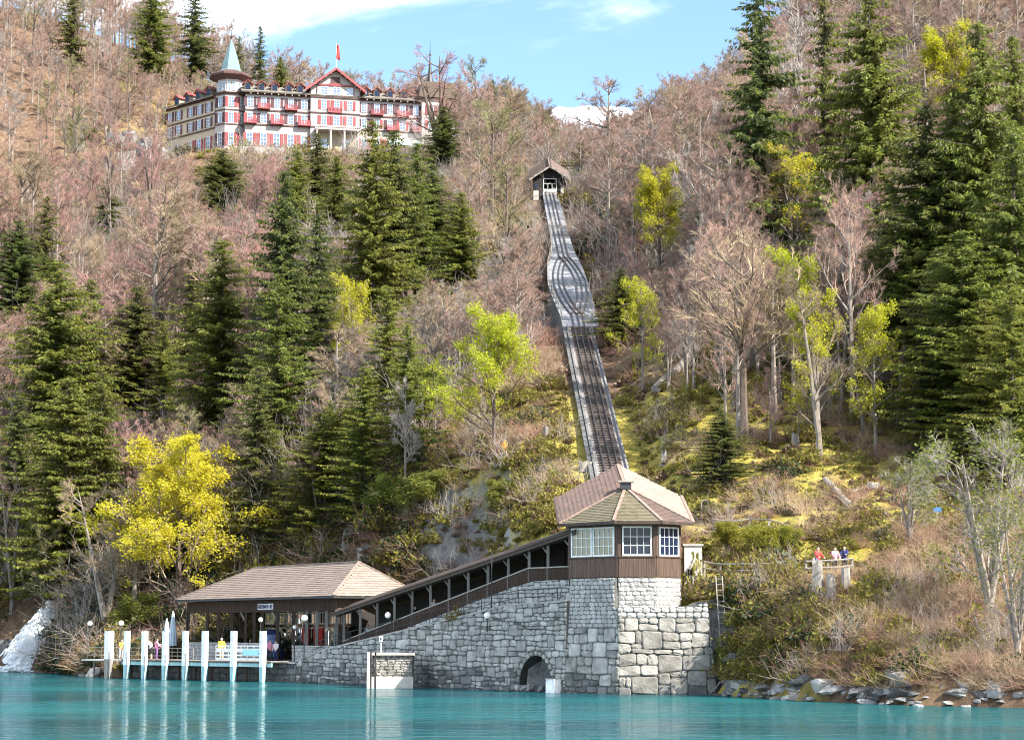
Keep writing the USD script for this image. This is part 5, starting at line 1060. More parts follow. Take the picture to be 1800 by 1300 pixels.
for (x, y), z, u, v in zip(cand, cz_, uu, vv):
    if -56 < x < -50 and y < 236: continue
    if z < 2.5 or v > 1010 or v < -120: continue
    if -5.2 < x - track_x(y) < 6.5 and y < 352: continue
    if y < 204 and -9 < x < 12: continue
    if y < 170 + max(0, 19 - x) * 3 and x >= 12: continue
    if y < 196 and x <= -9: continue
    if -80 < x < -8 and 412 < y < 448: continue
    if y < 215 and u < 960 and u > 690 and v > 690: continue
    H = g.uniform(13, 23)
    if 0 < x - track_x(y) < 20 and y < 340: H = min(H, (x - track_x(y) - 1) * 1.5)
    if H < 3: continue
    H = H * (1.0 if y < 420 else .9) * (.8 if (u < 470 and 250 < v < 470) else 1); w = H * (.3 if (x > 12 and y < 260) else .38)
    hp_ = FPX / y; ut, vt = project(np.array([[x, y, z + H]])); vt = vt[0]
    hide = (y < cY - 2) & (np.abs(cu - u) < w * hp_ * .5 + 4) & (cv_ > vt - 2) & (cv_ < v + 2)
    if hide.any():
        k = 0
        while hide.any() and H > 3.2: H *= .8; w *= .85; vt = project(np.array([[x, y, z + H]]))[1][0]; hide = (y < cY - 2) & (np.abs(cu - u) < w * hp_ * .5 + 3) & (cv_ > vt - 2) & (cv_ < v + 2)
        if hide.any(): continue
    m_ = .24 * min(H, 16)
    if any((x - a) ** 2 + (y - b) ** 2 < (m_ * .62 + .24 * min(h, 16) * .38) ** 2 for a, b, h in taken[-400:]): continue
    taken.append((x, y, H)); spots.append((x, y, z, H, w, u, v))
def kind_of(u, v, r):
    if u < 520: return 'rose' if (r < .5 and v > 330) else ('pink' if r < .72 else ('grey' if v < 300 else 'tan') if r < .95 else 'olive')
    if u < 980: return 'pink' if r < .42 else 'tan' if r < .72 else 'grey' if r < .92 else 'olive'
    return 'pink' if r < .52 else 'rose' if r < .66 else 'tan' if r < .86 else 'grey'
MARKS = [('the hotel spire', 404, 95), ('the hotel side wing', 300, 230), ('the gable flag', 593, 105), ('the hotel portico', 600, 265), ('the hotel right tower', 775, 190), ('the sky gap', 1000, 215), ('the upper station', 968, 310), ('the passing loop', 1000, 490), ('the viaduct end', 1015, 570), ('the lime maple by the track', 868, 620), ('the maple beside the upper track', 1158, 370), ('the yellow maple by the pavilion', 315, 860), ('the tallest dark spruce at left', 495, 480), ('the tallest spruce below the hotel', 652, 380), ('the broad spruce below the spire', 388, 330), ('the cliff left of the hotel', 210, 270), ('the dark left edge spruce', 28, 470), ('the big left spruce', 90, 620), ('the wide spruce above the maple', 385, 560), ('the waterfall', 50, 1100), ('the drooping skyline spruce', 1340, 150), ('the thin yellow maple', 1390, 340), ('the right hand spruces', 1600, 450), ('the lime maple at upper right', 1668, 100), ('the crooked dark tree', 1308, 560), ('the fallen log', 1185, 665), ('the domed bare tree', 772, 150), ('the small dark fir', 1270, 790), ('the pavilion ridge', 530, 990), ('the top left corner', 20, 30), ('the top right corner', 1780, 40), ('the left edge', 10, 300), ('the right edge spruce', 1790, 500), ('the bare tree against the sky', 1070, 220), ('the spruce before the awning', 730, 330), ('the small spruce by the cliff', 188, 370)]
words = dict(pink='bare pinkish brown tree', rose='bare reddish tree', tan='bare tan tree', grey='bare grey tree', olive='bare olive green tree')
spots.sort(key=lambda s: -(s[3] * s[4] / s[1] ** 2)); groups, rest, cnt = {}, [], {}
for (x, y, z, H, w, u, v) in spots:
    kd = kind_of(u, v, g.random()); mdl = bare[kd][int(g.integers(len(bare[kd])))]
    inview = -40 < u < 1840
    if inview and sum(cnt.values()) < 262:
        cnt[kd] = cnt.get(kd, 0) + 1
        vm = project(np.array([[x, y, z + H * .6]]))[1][0]; nm_, lu, lv = min(MARKS, key=lambda q: math.hypot(q[1] - u, q[2] - vm)); du, dv = u - lu, vm - lv; dd_ = math.hypot(du, dv)
        dr_ = ('above' if dv < 0 else 'below') if abs(dv) > abs(du) * 1.4 else ('left of' if du < 0 else 'right of') if abs(du) > abs(dv) * 1.4 else ('up ' if dv < 0 else 'down ') + ('left of' if du < 0 else 'right of')
        sz_ = 'low' if H < 9 else 'mid sized' if H < 14.5 else 'tall'
        lab = f"{sz_} {words[kd]} {'close ' if dd_ < 45 else 'well ' if dd_ > 110 else ''}{dr_} {nm_}"
        plant(mdl, 'bare_tree', lab, (x, y, z), H, w * g.uniform(.95, 1.3), lab.replace(' tree', ' trees', 1))
    else: rest.append((mdl, x, y, z, H, w))
def scatter(name, items, label, cat, kinds_):
    """items: (model index, x, y, z, scale xy, scale z)"""
    pi = UsdGeom.PointInstancer.Define(stage, f'/World/{name}'); tag(pi, label, cat, kind='stuff')
    protos = []
    for k, src in enumerate(kinds_):
        pth = f'/World/{name}/kind_{k:03d}' if isinstance(src, str) else None
        x = UsdGeom.Xform.Define(stage, pth); x.GetPrim().GetReferences().AddInternalReference(src); protos.append(pth)
    pi.CreatePrototypesRel().SetTargets([Sdf.Path(p) for p in protos])
    it = np.array(items, float); pi.CreateProtoIndicesAttr(Vt.IntArray.FromNumpy(it[:, 0].astype(np.int32)))
    pi.CreatePositionsAttr(Vt.Vec3fArray.FromNumpy(it[:, 1:4].astype(np.float32))); pi.CreateScalesAttr(Vt.Vec3fArray.FromNumpy(it[:, [4, 4, 5]].astype(np.float32)))
    a = np.random.default_rng(5).uniform(0, math.pi, len(it)); pi.CreateOrientationsAttr(Vt.QuathArray([Gf.Quath(float(math.cos(b)), 0, 0, float(math.sin(b))) for b in a]))
mods = sorted({r[0] for r in rest})
if rest: scatter('distant_wood', [(mods.index(m), x, y, z - .2, w / MW[m], H / MH[m]) for m, x, y, z, H, w in rest], 'farther leafless trees that merge into one wood on the hill', 'wood', mods)
print('trees', len(spots), cnt, len(rest))
# undergrowth
def clump(name, mat, seed, n, l, up, r, leafs=0, lmat=None, ls=.12):
    g = np.random.default_rng(seed); c_ = model(name)
    o = np.c_[g.normal(0, .28 * l, (n, 2)), np.zeros(n)]; d = g.normal(0, 1, (n, 3)); d[:, 2] = np.abs(d[:, 2]) * up + .1; d /= np.linalg.norm(d, axis=1, keepdims=True); ln = (l * g.uniform(.5, 1.2, n))[:, None]
    m1 = o + d * ln * .5; e = m1 + (d + g.normal(0, .35, d.shape)) * ln * .5; ps = [sticks(o, m1, r, r * .7), sticks(m1, e, r * .7, r * .3)]
    for k in range(3):
        f = g.random((n, 1)); s = m1 * (1 - f) + e * f; ps.append(sticks(s, s + (d + g.normal(0, .7, d.shape)) * ln * .28, r * .5, r * .2))
    put('twigs', merge(ps), mat, c_)
    if leafs:
        c = (o + (e - o) * g.uniform(.35, 1, (n, 1))); c = np.repeat(c, leafs, 0) + g.normal(0, l * .16, (n * leafs, 3)); c[:, 2] = np.abs(c[:, 2]); k = len(c); dd = g.normal(0, 1, (k, 3)); dd /= np.linalg.norm(dd, axis=1, keepdims=True); w = np.cross(dd, g.normal(0, 1, (k, 3))); w /= np.linalg.norm(w, axis=1, keepdims=True); q = np.arange(k)[:, None] * 4; s_ = ls * g.uniform(.6, 1.4, (k, 1))
        put('leaves', (np.stack([c - dd * s_, c + w * s_ * .6, c + dd * s_, c - w * s_ * .6], 1).reshape(-1, 3), np.vstack([q + [0, 1, 2], q + [0, 2, 3]])), lmat, c_)
    return c_
L_moss, L_dead, L_dkgreen = leaf('leaf_moss', (.46, .37, .055), (.28, .25, .038), .35, .4), leaf('leaf_dead', (.35, .225, .105), (.21, .13, .07), .2, .4), leaf('leaf_dark', (.09, .13, .035), (.04, .07, .02), .3, .4)
T_straw = twigmat('twig_straw', (.37, .27, .17)); T_red = twigmat('twig_red', (.26, .145, .105))
uk = [clump('brush_twigs', T_straw, 1, 60, 1.3, .5, .016), clump('brush_brown', T_red, 2, 70, 1.2, .9, .014), clump('moss_tuft', T_straw, 3, 24, .5, .6, .008, 9, L_moss, .11), clump('leaf_tuft', T_red, 4, 24, .55, .5, .008, 8, L_dead, .11), clump('green_bush', T_red, 5, 40, 1.3, .9, .012, 12, L_dkgreen, .13), clump('yellow_bush', T_red, 6, 40, 1.2, .9, .012, 11, L_moss, .12), clump('tall_twigs', T_grey, 7, 40, 2.4, 2.0, .018)]
items = []
def ug(n, xr, yr, w, smin, smax):
    x = g.uniform(*xr, n); y = g.uniform(*yr, n); z = grounds(x, y); u, v = project(np.c_[x, y, z]); nn = meshkit.fbm(np.c_[x * .12, y * .12, x * 0], 3, 31)
    for a, b, c_, uu_, t in zip(x, y, z, u, nn):
        if c_ < (.9 if a > 14 else .15) or not (-60 < uu_ < 1860): continue
        if abs(a - track_x(b)) < 2.9 and 150 < b < 350: continue
        if Polygon(QUAY).buffer(.5).contains(Point(a, b)) or Polygon(RAMP).buffer(1.2).contains(Point(a, b)) or (3 < a < 13 and 140 < b < 153): continue
        if -57.5 < a < -48.5 and 213 < b < 232: continue
        if a < 14 and LineString([tuple(w) for w in WALL]).distance(Point(a, b)) < 2.2: continue
        if PATH.distance(Point(a, b)) < 1.3: continue
        ww = np.array(w, float); ww[[2, 5]] *= 2.2 * max(t - .35, .02) * 4; ww[[0, 1]] *= max(.75 - t, .02) * 4; k = int(g.choice(7, p=ww / ww.sum())); s = g.uniform(smin, smax); items.append((k, a, b, c_ - .05, s, s * g.uniform(.8, 1.2)))
ug(3900, (-3, 46), (114, 150), (6, 4, 5, 4, .35, 1.6, .3), .5, 1.2)
ug(4800, (-22, 44), (148, 212), (1.2, 1.0, 7, 5, .12, 1.6, .15), .5, 1.2)
ug(2600, (-48, -8), (166, 215), (2, 2, 2, 2, 4, 2.0, .8), .8, 2.0)
ug(1300, (-17, 3), (160, 205), (.9, .6, 7, 3, .25, 2.0, .2), .5, 1.3)
ug(1300, (13, 46), (111, 130), (4, 5, 2, 3, .3, 1.2, .2), .4, 1.0)
ug(420, (13.5, 19), (132, 148), (3, 2, 3, 2, 1.6, 2, .4), .6, 1.2)
ug(900, (-75, -38), (198, 250), (2, 2, 1, 1, 5, 1.5, 1), .9, 2.2)
ug(6500, (-95, 95), (205, 400), (1.5, 2.5, 1, 2.2, .5, .5, 1.5), 1.0, 2.4)
ug(1200, (-80, 20), (395, 470), (1, 2, 3, 2, .5, 1.5, 1), 1.0, 2.2)
scatter('undergrowth', items, 'low twigs, moss tufts and dead leaves covering the slope', 'undergrowth', uk)
# ------------------------------------------------------------------ pier, posts, jetty
quay_dir = (W3 - W4) / np.linalg.norm(W3 - W4); quay_n = np.array([-quay_dir[1], quay_dir[0]]); quay_n = -quay_n if quay_n[1] > 0 else quay_n
pu = [229, 260, 296, 331, 365, 415, 466]
def on_line(u, off):                                  # a spot on the line off metres outside the quay edge
    a = W4 + quay_n * off; k = (u - 900) / FPX; t = (k * a[1] - a[0]) / (quay_dir[0] - k * quay_dir[1]); return a + quay_dir * t
rzq = math.atan2(quay_dir[1], quay_dir[0])
def piling(label, u, wide=.42, low=1.25):
    q = on_line(u, 2.5); t = thing('mooring_post', label, 'mooring post', (q[0], q[1], 0), rzq, 'white timber mooring posts in front of the landing')
    put('head', MB().box((0, 0, (4.28 + low) / 2), (wide, wide, 4.28 - low)), M['white_paint'], t); h = wide / 2
    m = MB().add([(-h, -h, low), (h, -h, low), (h, h, low), (-h, h, low), (-h * .9, -h * .6, -1.5), (h * .25, -h * .6, -1.5), (h * .25, h * .6, -1.5), (-h * .9, h * .6, -1.5)], [[0, 1, 5, 4], [1, 2, 6, 5], [2, 3, 7, 6], [3, 0, 4, 7]])
    put('foot', m, M['teal_paint'] if wide < .5 else M['wood_grey'], t); put('fender_strip', MB().bar((h + .03, -h * .3, low), (h * .3, -h * .3, -.2), .07, .1), M['white_paint'], t)
ordn = ['second', 'third', 'fourth', 'fifth', 'sixth', 'seventh']
piling('broad short white mooring post at the left end of the row', 198, .62, 1.75)
for k, u in enumerate(pu): piling('rightmost white mooring post, beside the seventh from the left' if k == 6 else f'{ordn[k]} white mooring post from the left end of the row', u)
pr = thing('landing_pier', 'narrow timber landing pier behind the white mooring posts', 'pier')
pl_, bm = MB(), MB(); a, b = on_line(222, 2.1), on_line(482, 2.1)
n_ = int(np.linalg.norm(b - a) / .24)
for k in range(n_):
    q = a + (b - a) * k / n_; e = q - quay_n * 2.0; pl_.bar((q[0], q[1], 1.70), (e[0], e[1], 1.70), .22, .07)
put('planks', pl_, M['wood_grey'], pr, kind='stuff'); bm.bar((*a, 1.42), (*b, 1.42), .16, .34); put('edge_beam', bm, M['teal_paint'], pr)
put('rub_rail', MB().bar((*(a + quay_n * .1), 1.63), (*(b + quay_n * .1), 1.63), .12, .1), M['wood_dark'], pr)
for k in range(9): q = a + (b - a) * (k + .4) / 9 - quay_n * .3; put('pile', MB().tube([(q[0], q[1], -1.5), (q[0], q[1], 1.5)], .13, 8), M['wood_dark'], pr)
ra = thing('quay_railing', 'light metal railing along the left end of the landing', 'railing')
q0, q1 = on_line(160, .2), on_line(345, -.3)
for k in range(15): q = q0 + (q1 - q0) * k / 14; put('post', MB().bar((*q, 1.55), (*q, 2.75), .05, .05), M['wood_grey'], ra)
for h in (2.05, 2.4, 2.75): put('rail', MB().bar((*q0, h), (*q1, h), .05, .05), M['wood_grey'], ra)
lp = thing('side_platform', 'pale narrow platform on posts at the left end of the landing', 'platform'); q0, q1 = on_line(166, 1.2), on_line(238, 1.2)
put('deck', MB().bar((*q0, 1.62), (*q1, 1.62), 2.0, .14), M['concrete_pale'], lp)
for k in range(3): q = q0 + (q1 - q0) * (.1 + .4 * k); put('post', MB().tube([(*q, -1.5), (*q, 1.6)], .1, 8), M['wood_grey'], lp)
bz = thing('white_barrier', 'white slatted barrier with a light blue banner on the pier', 'barrier'); q0, q1 = on_line(384, 1.2), on_line(462, 1.2)
for k in range(8): q = q0 + (q1 - q0) * k / 7; put('post', MB().bar((*q, 1.72), (*q, 3.0), .07, .07), M['white_paint'], bz)
for h, t_ in ((3.0, .09), (2.62, .3), (2.2, .12), (1.86, .2)): put('rail', MB().bar((*q0, h), (*q1, h), .05, t_), M['white_paint'], bz)
qa, qb = q0 + (q1 - q0) * .62 + quay_n * .06, q0 + (q1 - q0) * .97 + quay_n * .06; put('banner', MB().bar((*qa, 2.45), (*qb, 2.45), .02, .5), look('banner_blue', (.30, .60, .72), .7, .1, 3), bz)
jt = thing('stone_jetty', 'small block shaped stone jetty jutting from the long retaining wall', 'jetty')
F = Frame((-10.5, 155.6), (-7.5, 155.6), 0, .02); pl = sbox(0, .75, 3.0, 2.45); backing(jt, F, sbox(0, -.6, 3.0, 2.45), M['mortar'], 3.2)
lay(jt, F, courses(pl, (.17, .22), (.35, .75), rng, .05, .01), M['stone_sunny'], 'stone', .05, .012, rng, 90)
F2 = Frame((-7.5, 155.6), (-7.5, 158.6), 0, .02); backing(jt, F2, sbox(.02, -.6, 3, 2.45), M['mortar'], .3); lay(jt, F2, courses(sbox(0, .1, 3, 2.45), (.17, .22), (.35, .75), rng, .05, .01), M['stone_dark'], 'stone', .05, .012, rng, 90)
put('footing', MB().box((-9.0, 155.75, .1), (3.15, .6, 1.5)), M['concrete_pale'], jt); put('slab', MB().box((-9.0, 157.0, 2.54), (3.4, 3.2, .17)), M['concrete'], jt)
put('corner_rail', MB().box((-10.6, 155.45, 1.2), (.12, .12, 3.0)).box((-10.25, 155.45, 1.2), (.1, .1, 3.0)), M['rail_steel'], jt); put('corner_post', MB().box((-10.78, 155.5, 1.0), (.22, .3, 3.4)), M['concrete_pale'], jt)
jl = thing('gauge_post', 'thin white post with a small box on the stone jetty', 'post', (-9.9, 156.2, 2.62)); put('pole', MB().tube([(0, 0, 0), (0, 0, .9)], .05, 8), M['white_paint'], jl); put('box', MB().box((0, 0, 1.05), (.24, .18, .42)), M['white_paint'], jl); put('door', MB().box((0, -.1, 1.07), (.1, .03, .22)), M['wood_black'], jl)
def lamp(label, p, h, r=.24, arm=0.0):
    t = thing('globe_lamp', label, 'lamp', p); x = arm
    pts = [(0, 0, 0), (0, 0, h - r - .05)] if not arm else [(0, 0, 0), (0, 0, h - r - .25), (arm * .6, 0, h - r - .12), (arm, 0, h - r)]
    put('post', MB().tube(pts, .045, 8), M['metal_dark'], t); put('globe', (np.array(trimesh.creation.icosphere(3, r).vertices) + [x, 0, h], np.array(trimesh.creation.icosphere(3, r).faces)), M['globe'], t, smooth=True)
    put('collar', MB().lathe([(.1, -.04), (.1, .04), (.05, .07)], (x, 0, h - r - .03), 10), M['metal_dark'], t)
def lat(u, Y, z0): p = at(u, 1100, Y); return (p[0], Y, z0)
lamp('tall white globe lamp before the right part of the pavilion', lat(535, 174.0, 1.65), 3.7, .27); lamp('short white globe lamp left of the taller one before the pavilion', lat(518, 176.5, 1.65), 2.95, .17); lamp('white globe lamp beside the advertising column', lat(458, 179.5, 1.65), 3.6, .2)
lamp('white globe lamp above the second mooring post from the left', lat(213, 190.5, 1.6), 3.4, .24); lamp('white globe lamp at the far left end of the landing', lat(158, 199, 1.6), 3.4, .24)
def ledge_p(s, d=-.2): p = RF.p(L_wall - s, 0, d); return np.array([p[0], p[1], float(ledge(L_wall - (L_wall - s)))])
L_wall = RF.L
p = RF.p(L_wall - 23.4, 0, -.1); lamp('white globe lamp on the ledge below the middle of the stairway', (p[0], p[1], 3.95), 1.55, .24, -.3)
p = RF.p(L_wall - 9.3, 0, .28); lamp('white globe lamp hanging before the stone wall below the upper stairway', (p[0], p[1], 4.2), 1.2, .24)
lpole = thing('ledge_pole', 'thin dark pole on the ledge beside the upper stairway', 'pole', (*RF.p(L_wall - 9.6, 0, -.3)[:2], 5.8)); put('shaft', MB().tube([(0, 0, 0), (0, 0, 4.3)], .045, 8), M['metal_dark'], lpole); put('base', MB().lathe([(.14, 0), (.14, .08), (.05, .14)], sides=10), M['metal_dark'], lpole)

# ------------------------------------------------------------------ people
import manifold3d
def ball(c, r):
    return manifold3d.Manifold.sphere(float(r), 10).translate([float(x) for x in c])
def chain(*jr):
    out = manifold3d.Manifold()
    for (a, ra), (b, rb) in zip(jr[:-1], jr[1:]): out += manifold3d.Manifold.batch_hull([ball(a, ra), ball(b, rb)])
    return out
def smooth_man(m, it=6, ln=.045):
    g_ = m.refine_to_length(ln).to_mesh(); t = trimesh.Trimesh(g_.vert_properties[:, :3], g_.tri_verts, process=True); trimesh.smoothing.filter_taubin(t, iterations=it); return t
def person(label, loc, rz, top, legs, hair='hair', pose='stand', lean=.0, h=1.8, arms=(.2, .35), shorts=False, hat=None):
    k = h / 1.72; V = lambda *a: np.array(a, float) * k
    hipz = .93 if pose != 'sit' else .48
    rot = lambda p, c=V(0, 0, hipz): c + np.array([(p - c)[0], math.cos(lean) * (p - c)[1] - math.sin(lean) * (p - c)[2], math.sin(lean) * (p - c)[1] + math.cos(lean) * (p - c)[2]])   # leaning forward is towards -y
    up = lambda x, y, z: rot(V(x, y, z - .93 + hipz))
    hd, nk, ch, wa = up(0, -.03, 1.59), up(0, 0, 1.44), up(0, .01, 1.28), up(0, 0, 1.05)
    sh, el, wr, hp_, kn, an, to = {}, {}, {}, {}, {}, {}, {}
    for s in (-1, 1):
        sh[s] = up(s * .175, .01, 1.385); a = arms[0 if s < 0 else 1]; el[s] = sh[s] + V(s * .07, -.27 * math.sin(a), -.27 * math.cos(a)); wr[s] = el[s] + V(-s * .02, -.25 * math.sin(a + .5), -.25 * math.cos(a + .5))
        hp_[s] = V(s * .09, 0, hipz - .02)
        if pose == 'sit': kn[s] = V(s * .11, -.42, .50); an[s] = V(s * .12, -.40, .09)
        elif pose == 'step': kn[s] = V(s * .10, -.12 * s - .04, .5); an[s] = V(s * .10, -.06 * s + .05, .09)
        else: kn[s] = V(s * .10, -.02, .5); an[s] = V(s * .11, .02, .09)
        to[s] = an[s] + V(s * .02, -.15, -.045)
    torso = chain((V(0, 0, hipz), .135 * k), (wa, .12 * k), (ch, .145 * k), (nk, .06 * k)) + manifold3d.Manifold.batch_hull([ball(sh[-1], .07 * k), ball(sh[1], .07 * k), ball(ch, .12 * k)])
    m = torso + chain((nk, .055 * k), (hd, .06 * k)) + manifold3d.Manifold.batch_hull([ball(hd + V(0, .015, .02), .092 * k), ball(hd + V(0, -.03, -.07), .055 * k)]) + ball(hd + V(0, -.105, -.015), .02 * k)
    for s in (-1, 1):
        m += ball(hd + V(s * .092, .01, -.01), .022 * k)
        m += chain((sh[s], .06 * k), (el[s], .046 * k), (wr[s], .033 * k)) + chain((hp_[s], .095 * k), (kn[s], .06 * k), (an[s], .042 * k), (to[s], .035 * k))
        dv = (wr[s] - el[s]) / np.linalg.norm(wr[s] - el[s]); sd = np.cross(dv, [0, 0, 1.0]) if abs(dv[2]) < .9 else np.array([0, -1.0, 0]); sd /= np.linalg.norm(sd); nn = np.cross(dv, sd); pm = wr[s] + dv * .075 * k
        m += manifold3d.Manifold.batch_hull([ball(wr[s], .03 * k), ball(pm + sd * .03 * k, .016 * k), ball(pm - sd * .03 * k, .016 * k)])
        for q, l in zip((-.032, -.011, .011, .032), (.06, .075, .07, .055)): c0 = pm + sd * q * k; c1 = c0 + dv * l * .5 * k; m += chain((c0, .0095 * k), (c1, .009 * k), (c1 + dv * l * .45 * k + nn * .018 * k, .008 * k))
        c0 = wr[s] + dv * .03 * k + sd * .03 * k; m += chain((c0, .012 * k), (c0 + sd * .03 * k + dv * .02 * k, .010 * k), (c0 + sd * .035 * k + dv * .055 * k, .009 * k))
    t = thing('person', label, 'person', loc, rz); tm = smooth_man(m); put('body', (np.array(tm.vertices), np.array(tm.faces)), M['skin'], t, smooth=True)
    tp_ = chain((V(0, 0, hipz), .16 * k), (wa, .15 * k), (ch, .168 * k)) + manifold3d.Manifold.batch_hull([ball(sh[-1], .088 * k), ball(sh[1], .088 * k), ball(ch, .14 * k)])
    for s in (-1, 1): tp_ += chain((sh[s], .08 * k), (el[s], .064 * k), (el[s] * .15 + wr[s] * .85, .05 * k))
    tm = smooth_man(tp_); put('jacket', (np.array(tm.vertices), np.array(tm.faces)), M['cloth_' + top], t, smooth=True)
    lg = manifold3d.Manifold.batch_hull([ball(hp_[-1], .115 * k), ball(hp_[1], .115 * k), ball(V(0, 0, hipz + .05), .14 * k)])
    for s in (-1, 1): lg += chain((hp_[s], .112 * k), (kn[s], .078 * k)) if shorts else chain((hp_[s], .112 * k), (kn[s], .078 * k), (an[s], .06 * k))
    tm = smooth_man(lg); put('shorts' if shorts else 'trousers', (np.array(tm.vertices), np.array(tm.faces)), M['cloth_' + legs], t, smooth=True)
    hr = manifold3d.Manifold.batch_hull([ball(hd + V(0, .03, .045), .098 * k), ball(hd + V(0, .06, -.04), .07 * k)]); tm = smooth_man(hr, 3); put('hair' if not hat else 'cap', (np.array(tm.vertices), np.array(tm.faces)), M[hair] if not hat else M['cloth_' + hat], t, smooth=True)
    for s in (-1, 1): tm = smooth_man(chain((an[s] + V(0, .04, -.04), .05 * k), (to[s] + V(0, -.02, 0), .045 * k)), 2); put('shoe', (np.array(tm.vertices), np.array(tm.faces)), M['cloth_black'], t, smooth=True)
def pq(u, off, z=1.74): q = on_line(u, off); return (q[0], q[1], z)
person('person in white top and dark shorts leaning forward on the landing', pq(272, .9), -1.2, 'white', 'black', lean=.35, arms=(.9, 1.1), shorts=True, h=1.9)
person('person in pale violet standing close to the one in dark shorts', pq(281, .6), 1.9, 'pink', 'violet', arms=(.5, .9), h=1.9)
person('person with orange top and grey trousers left of the second mooring post', pq(219, 1.0, 1.71), .6, 'orange', 'grey', lean=.2, arms=(.6, .8), h=1.85)
person('person in a yellow jacket behind the white barrier', pq(394, .5, 1.74), .3, 'yellow', 'tan', hair='hair_grey', h=1.95)
person('person in a pink top walking at the pavilion opening', pq(478, -1.2, 1.7), .8, 'pink', 'black', pose='step', h=1.85)
person('person in white shirt at the pavilion opening, right of the one in pink', pq(489, -1.6, 1.7), -.5, 'white', 'navy', h=1.75)
person('dark dressed person in the pavilion behind the advertising column', tuple(pp(15.6, 4.0, 1.67)), 0.2, 'black', 'navy', h=1.8)
person('person in black sitting posture by the pavilion parapet', tuple(pp(18.6, 2.4, 1.67)), 0, 'black', 'grey', hair='hair_grey', h=1.85)
for s, lb, cl_, pz in ((23.3, 'person in dark clothes climbing at the middle of the covered stairway', 'black', 'step'), (20.5, 'person in white halfway up the covered stairway', 'white', 'step'), (30.6, 'person in pale shirt near the foot of the covered stairway', 'white', 'step')):
    q = sp(s, float(floor(s)) + .02, .9); person(lb, tuple(q), math.atan2(-alongL[1], -alongL[0]) + math.pi / 2, cl_, 'navy', pose=pz, h=1.78)
def pr_(x, y): return (x, y, ground(x, y))
person('hiker in red jacket and blue trousers at the viewing rail', pr_(21.15, 142.1), .5, 'red', 'blue', h=1.85, arms=(.7, .6)); person('person in pink jacket at the viewing rail between two others', pr_(22.35, 142.2), .2, 'pink', 'black', h=1.8, arms=(.8, .5)); person('person in dark blue jacket at the right end of the viewing rail', pr_(23.05, 142.4), -.4, 'navy', 'black', h=1.85, arms=(.6, .9))

# ------------------------------------------------------------------ rails, stumps, logs, sheds on the right bank
def fence(name, label, pts, hgt=1.05, rails=(.55, 1.0), mat='wood_grey', r=.055):
    t = thing(name, label, 'fence'); P = [np.array([x, y, ground(x, y)]) for x, y in pts]
    for p in P: put('post', MB().bar(p - [0, 0, .3], p + [0, 0, hgt], .13, .13), M[mat], t)
    for h in rails:
        for a, b in zip(P[:-1], P[1:]): put('rail', MB().tube([a + [0, -.09, h], (a + b) / 2 + [0, -.09, h - .02], b + [0, -.09, h]], r, 6), M[mat], t)
fence('viewing_rail', 'pale wooden rail in front of the three people on the bank', [(20.2, 141.25), (21.7, 141.15), (23.4, 141.3)], 1.0, (.5, .98), r=.075)
fence('path_fence', 'old wooden fence descending from the hut to the viewing rail', [(13.6, 145.4), (14.6, 144.2), (16.0, 143.0), (17.4, 142.2), (18.9, 141.7)], .9)
b_ = [hit(u, v)[:2] for u, v in ((1254, 938), (1290, 940), (1318, 938), (1352, 940), (1384, 946))]; fence('upper_fence', 'weathered wooden fence along the upper path right of the hut', b_, 1.0, (.45, .95))
sh = thing('concrete_shed', 'small grey concrete shed with a dark hatch right behind the hut', 'shed', (12.75, 145.4, 5.4)); put('wall', MB().box((0, 0, 2.4), (1.25, 1.6, 4.8)), M['concrete_pale'], sh); put('roof_slab', MB().box((0, 0, 4.87), (1.45, 1.8, .14)), M['concrete'], sh); put('hatch', MB().box((-.2, -.81, 2.95), (.36, .04, .4)), M['wood_black'], sh)
ld = thing('tall_ladder', 'tall thin ladder standing at the right end of the stone tower base', 'ladder')
l0, l1 = np.array([14.45, 139.6, .4]), np.array([14.2, 141.2, 8.0])
for sx in (-.22, .22): put('stile', MB().bar(l0 + [sx, 0, 0], l1 + [sx, 0, 0], .06, .06), M['wood_grey'], ld)
for k in range(20): q = l0 + (l1 - l0) * (k + .5) / 20; put('rung', MB().bar(q - [.22, 0, 0], q + [.22, 0, 0], .04, .04), M['wood_grey'], ld)
def log_(name, label, a, b, r0, r1, mat='wood_grey', cat='log', seed=0):
    g_ = np.random.default_rng(seed); t = thing(name, label, cat); n = 9; tt = np.linspace(0, 1, n)[:, None]; a, b = np.array(a, float), np.array(b, float)
    P = a + (b - a) * tt + g_.normal(0, .05, (n, 3)) * np.sin(np.pi * tt); put('trunk', MB().tube(P, np.linspace(r0, r1, n) * g_.uniform(.88, 1.1, n), 10), M[mat], t, smooth=40)
    d_ = (b - a) / np.linalg.norm(b - a); put('cut_end', MB().tube([a - d_ * .012, a + d_ * .02], r0 * .85, 10), M['wood_post'] if mat != 'bark_dark' else M['wood_dark'], t)
    return t
p0, p1 = hit(1152, 694), hit(1216, 636); log_('fallen_log', 'thick fallen log with pale bark lying on the slope right of the track', p0 + [0, 0, .5], p1 + [0, 0, .6], .5, .33, 'bark_grey', seed=1)
p0, p1 = hit(1494, 897), hit(1450, 853); log_('fallen_log', 'bleached fallen log pointing down the mossy slope above the rail', p0 + [0, 0, .35], p1 + [0, 0, .5], .3, .22, 'wood_grey', seed=2)
p0, p1 = hit(1562, 1206), hit(1658, 1146); log_('driftwood_log', 'grey driftwood log leaning out of the brush onto the shore rocks', p0 + [0, -.3, .4], p1 + [0, 0, .5], .32, .16, 'wood_grey', seed=3)
p0 = hit(1228, 1212); log_('leaning_pole', 'thin pale pole leaning on the rocks right of the tower base', (13.2, 138.6, .1), (15.0, 138.2, 1.9), .06, .045, 'wood_post', 'pole', seed=4)
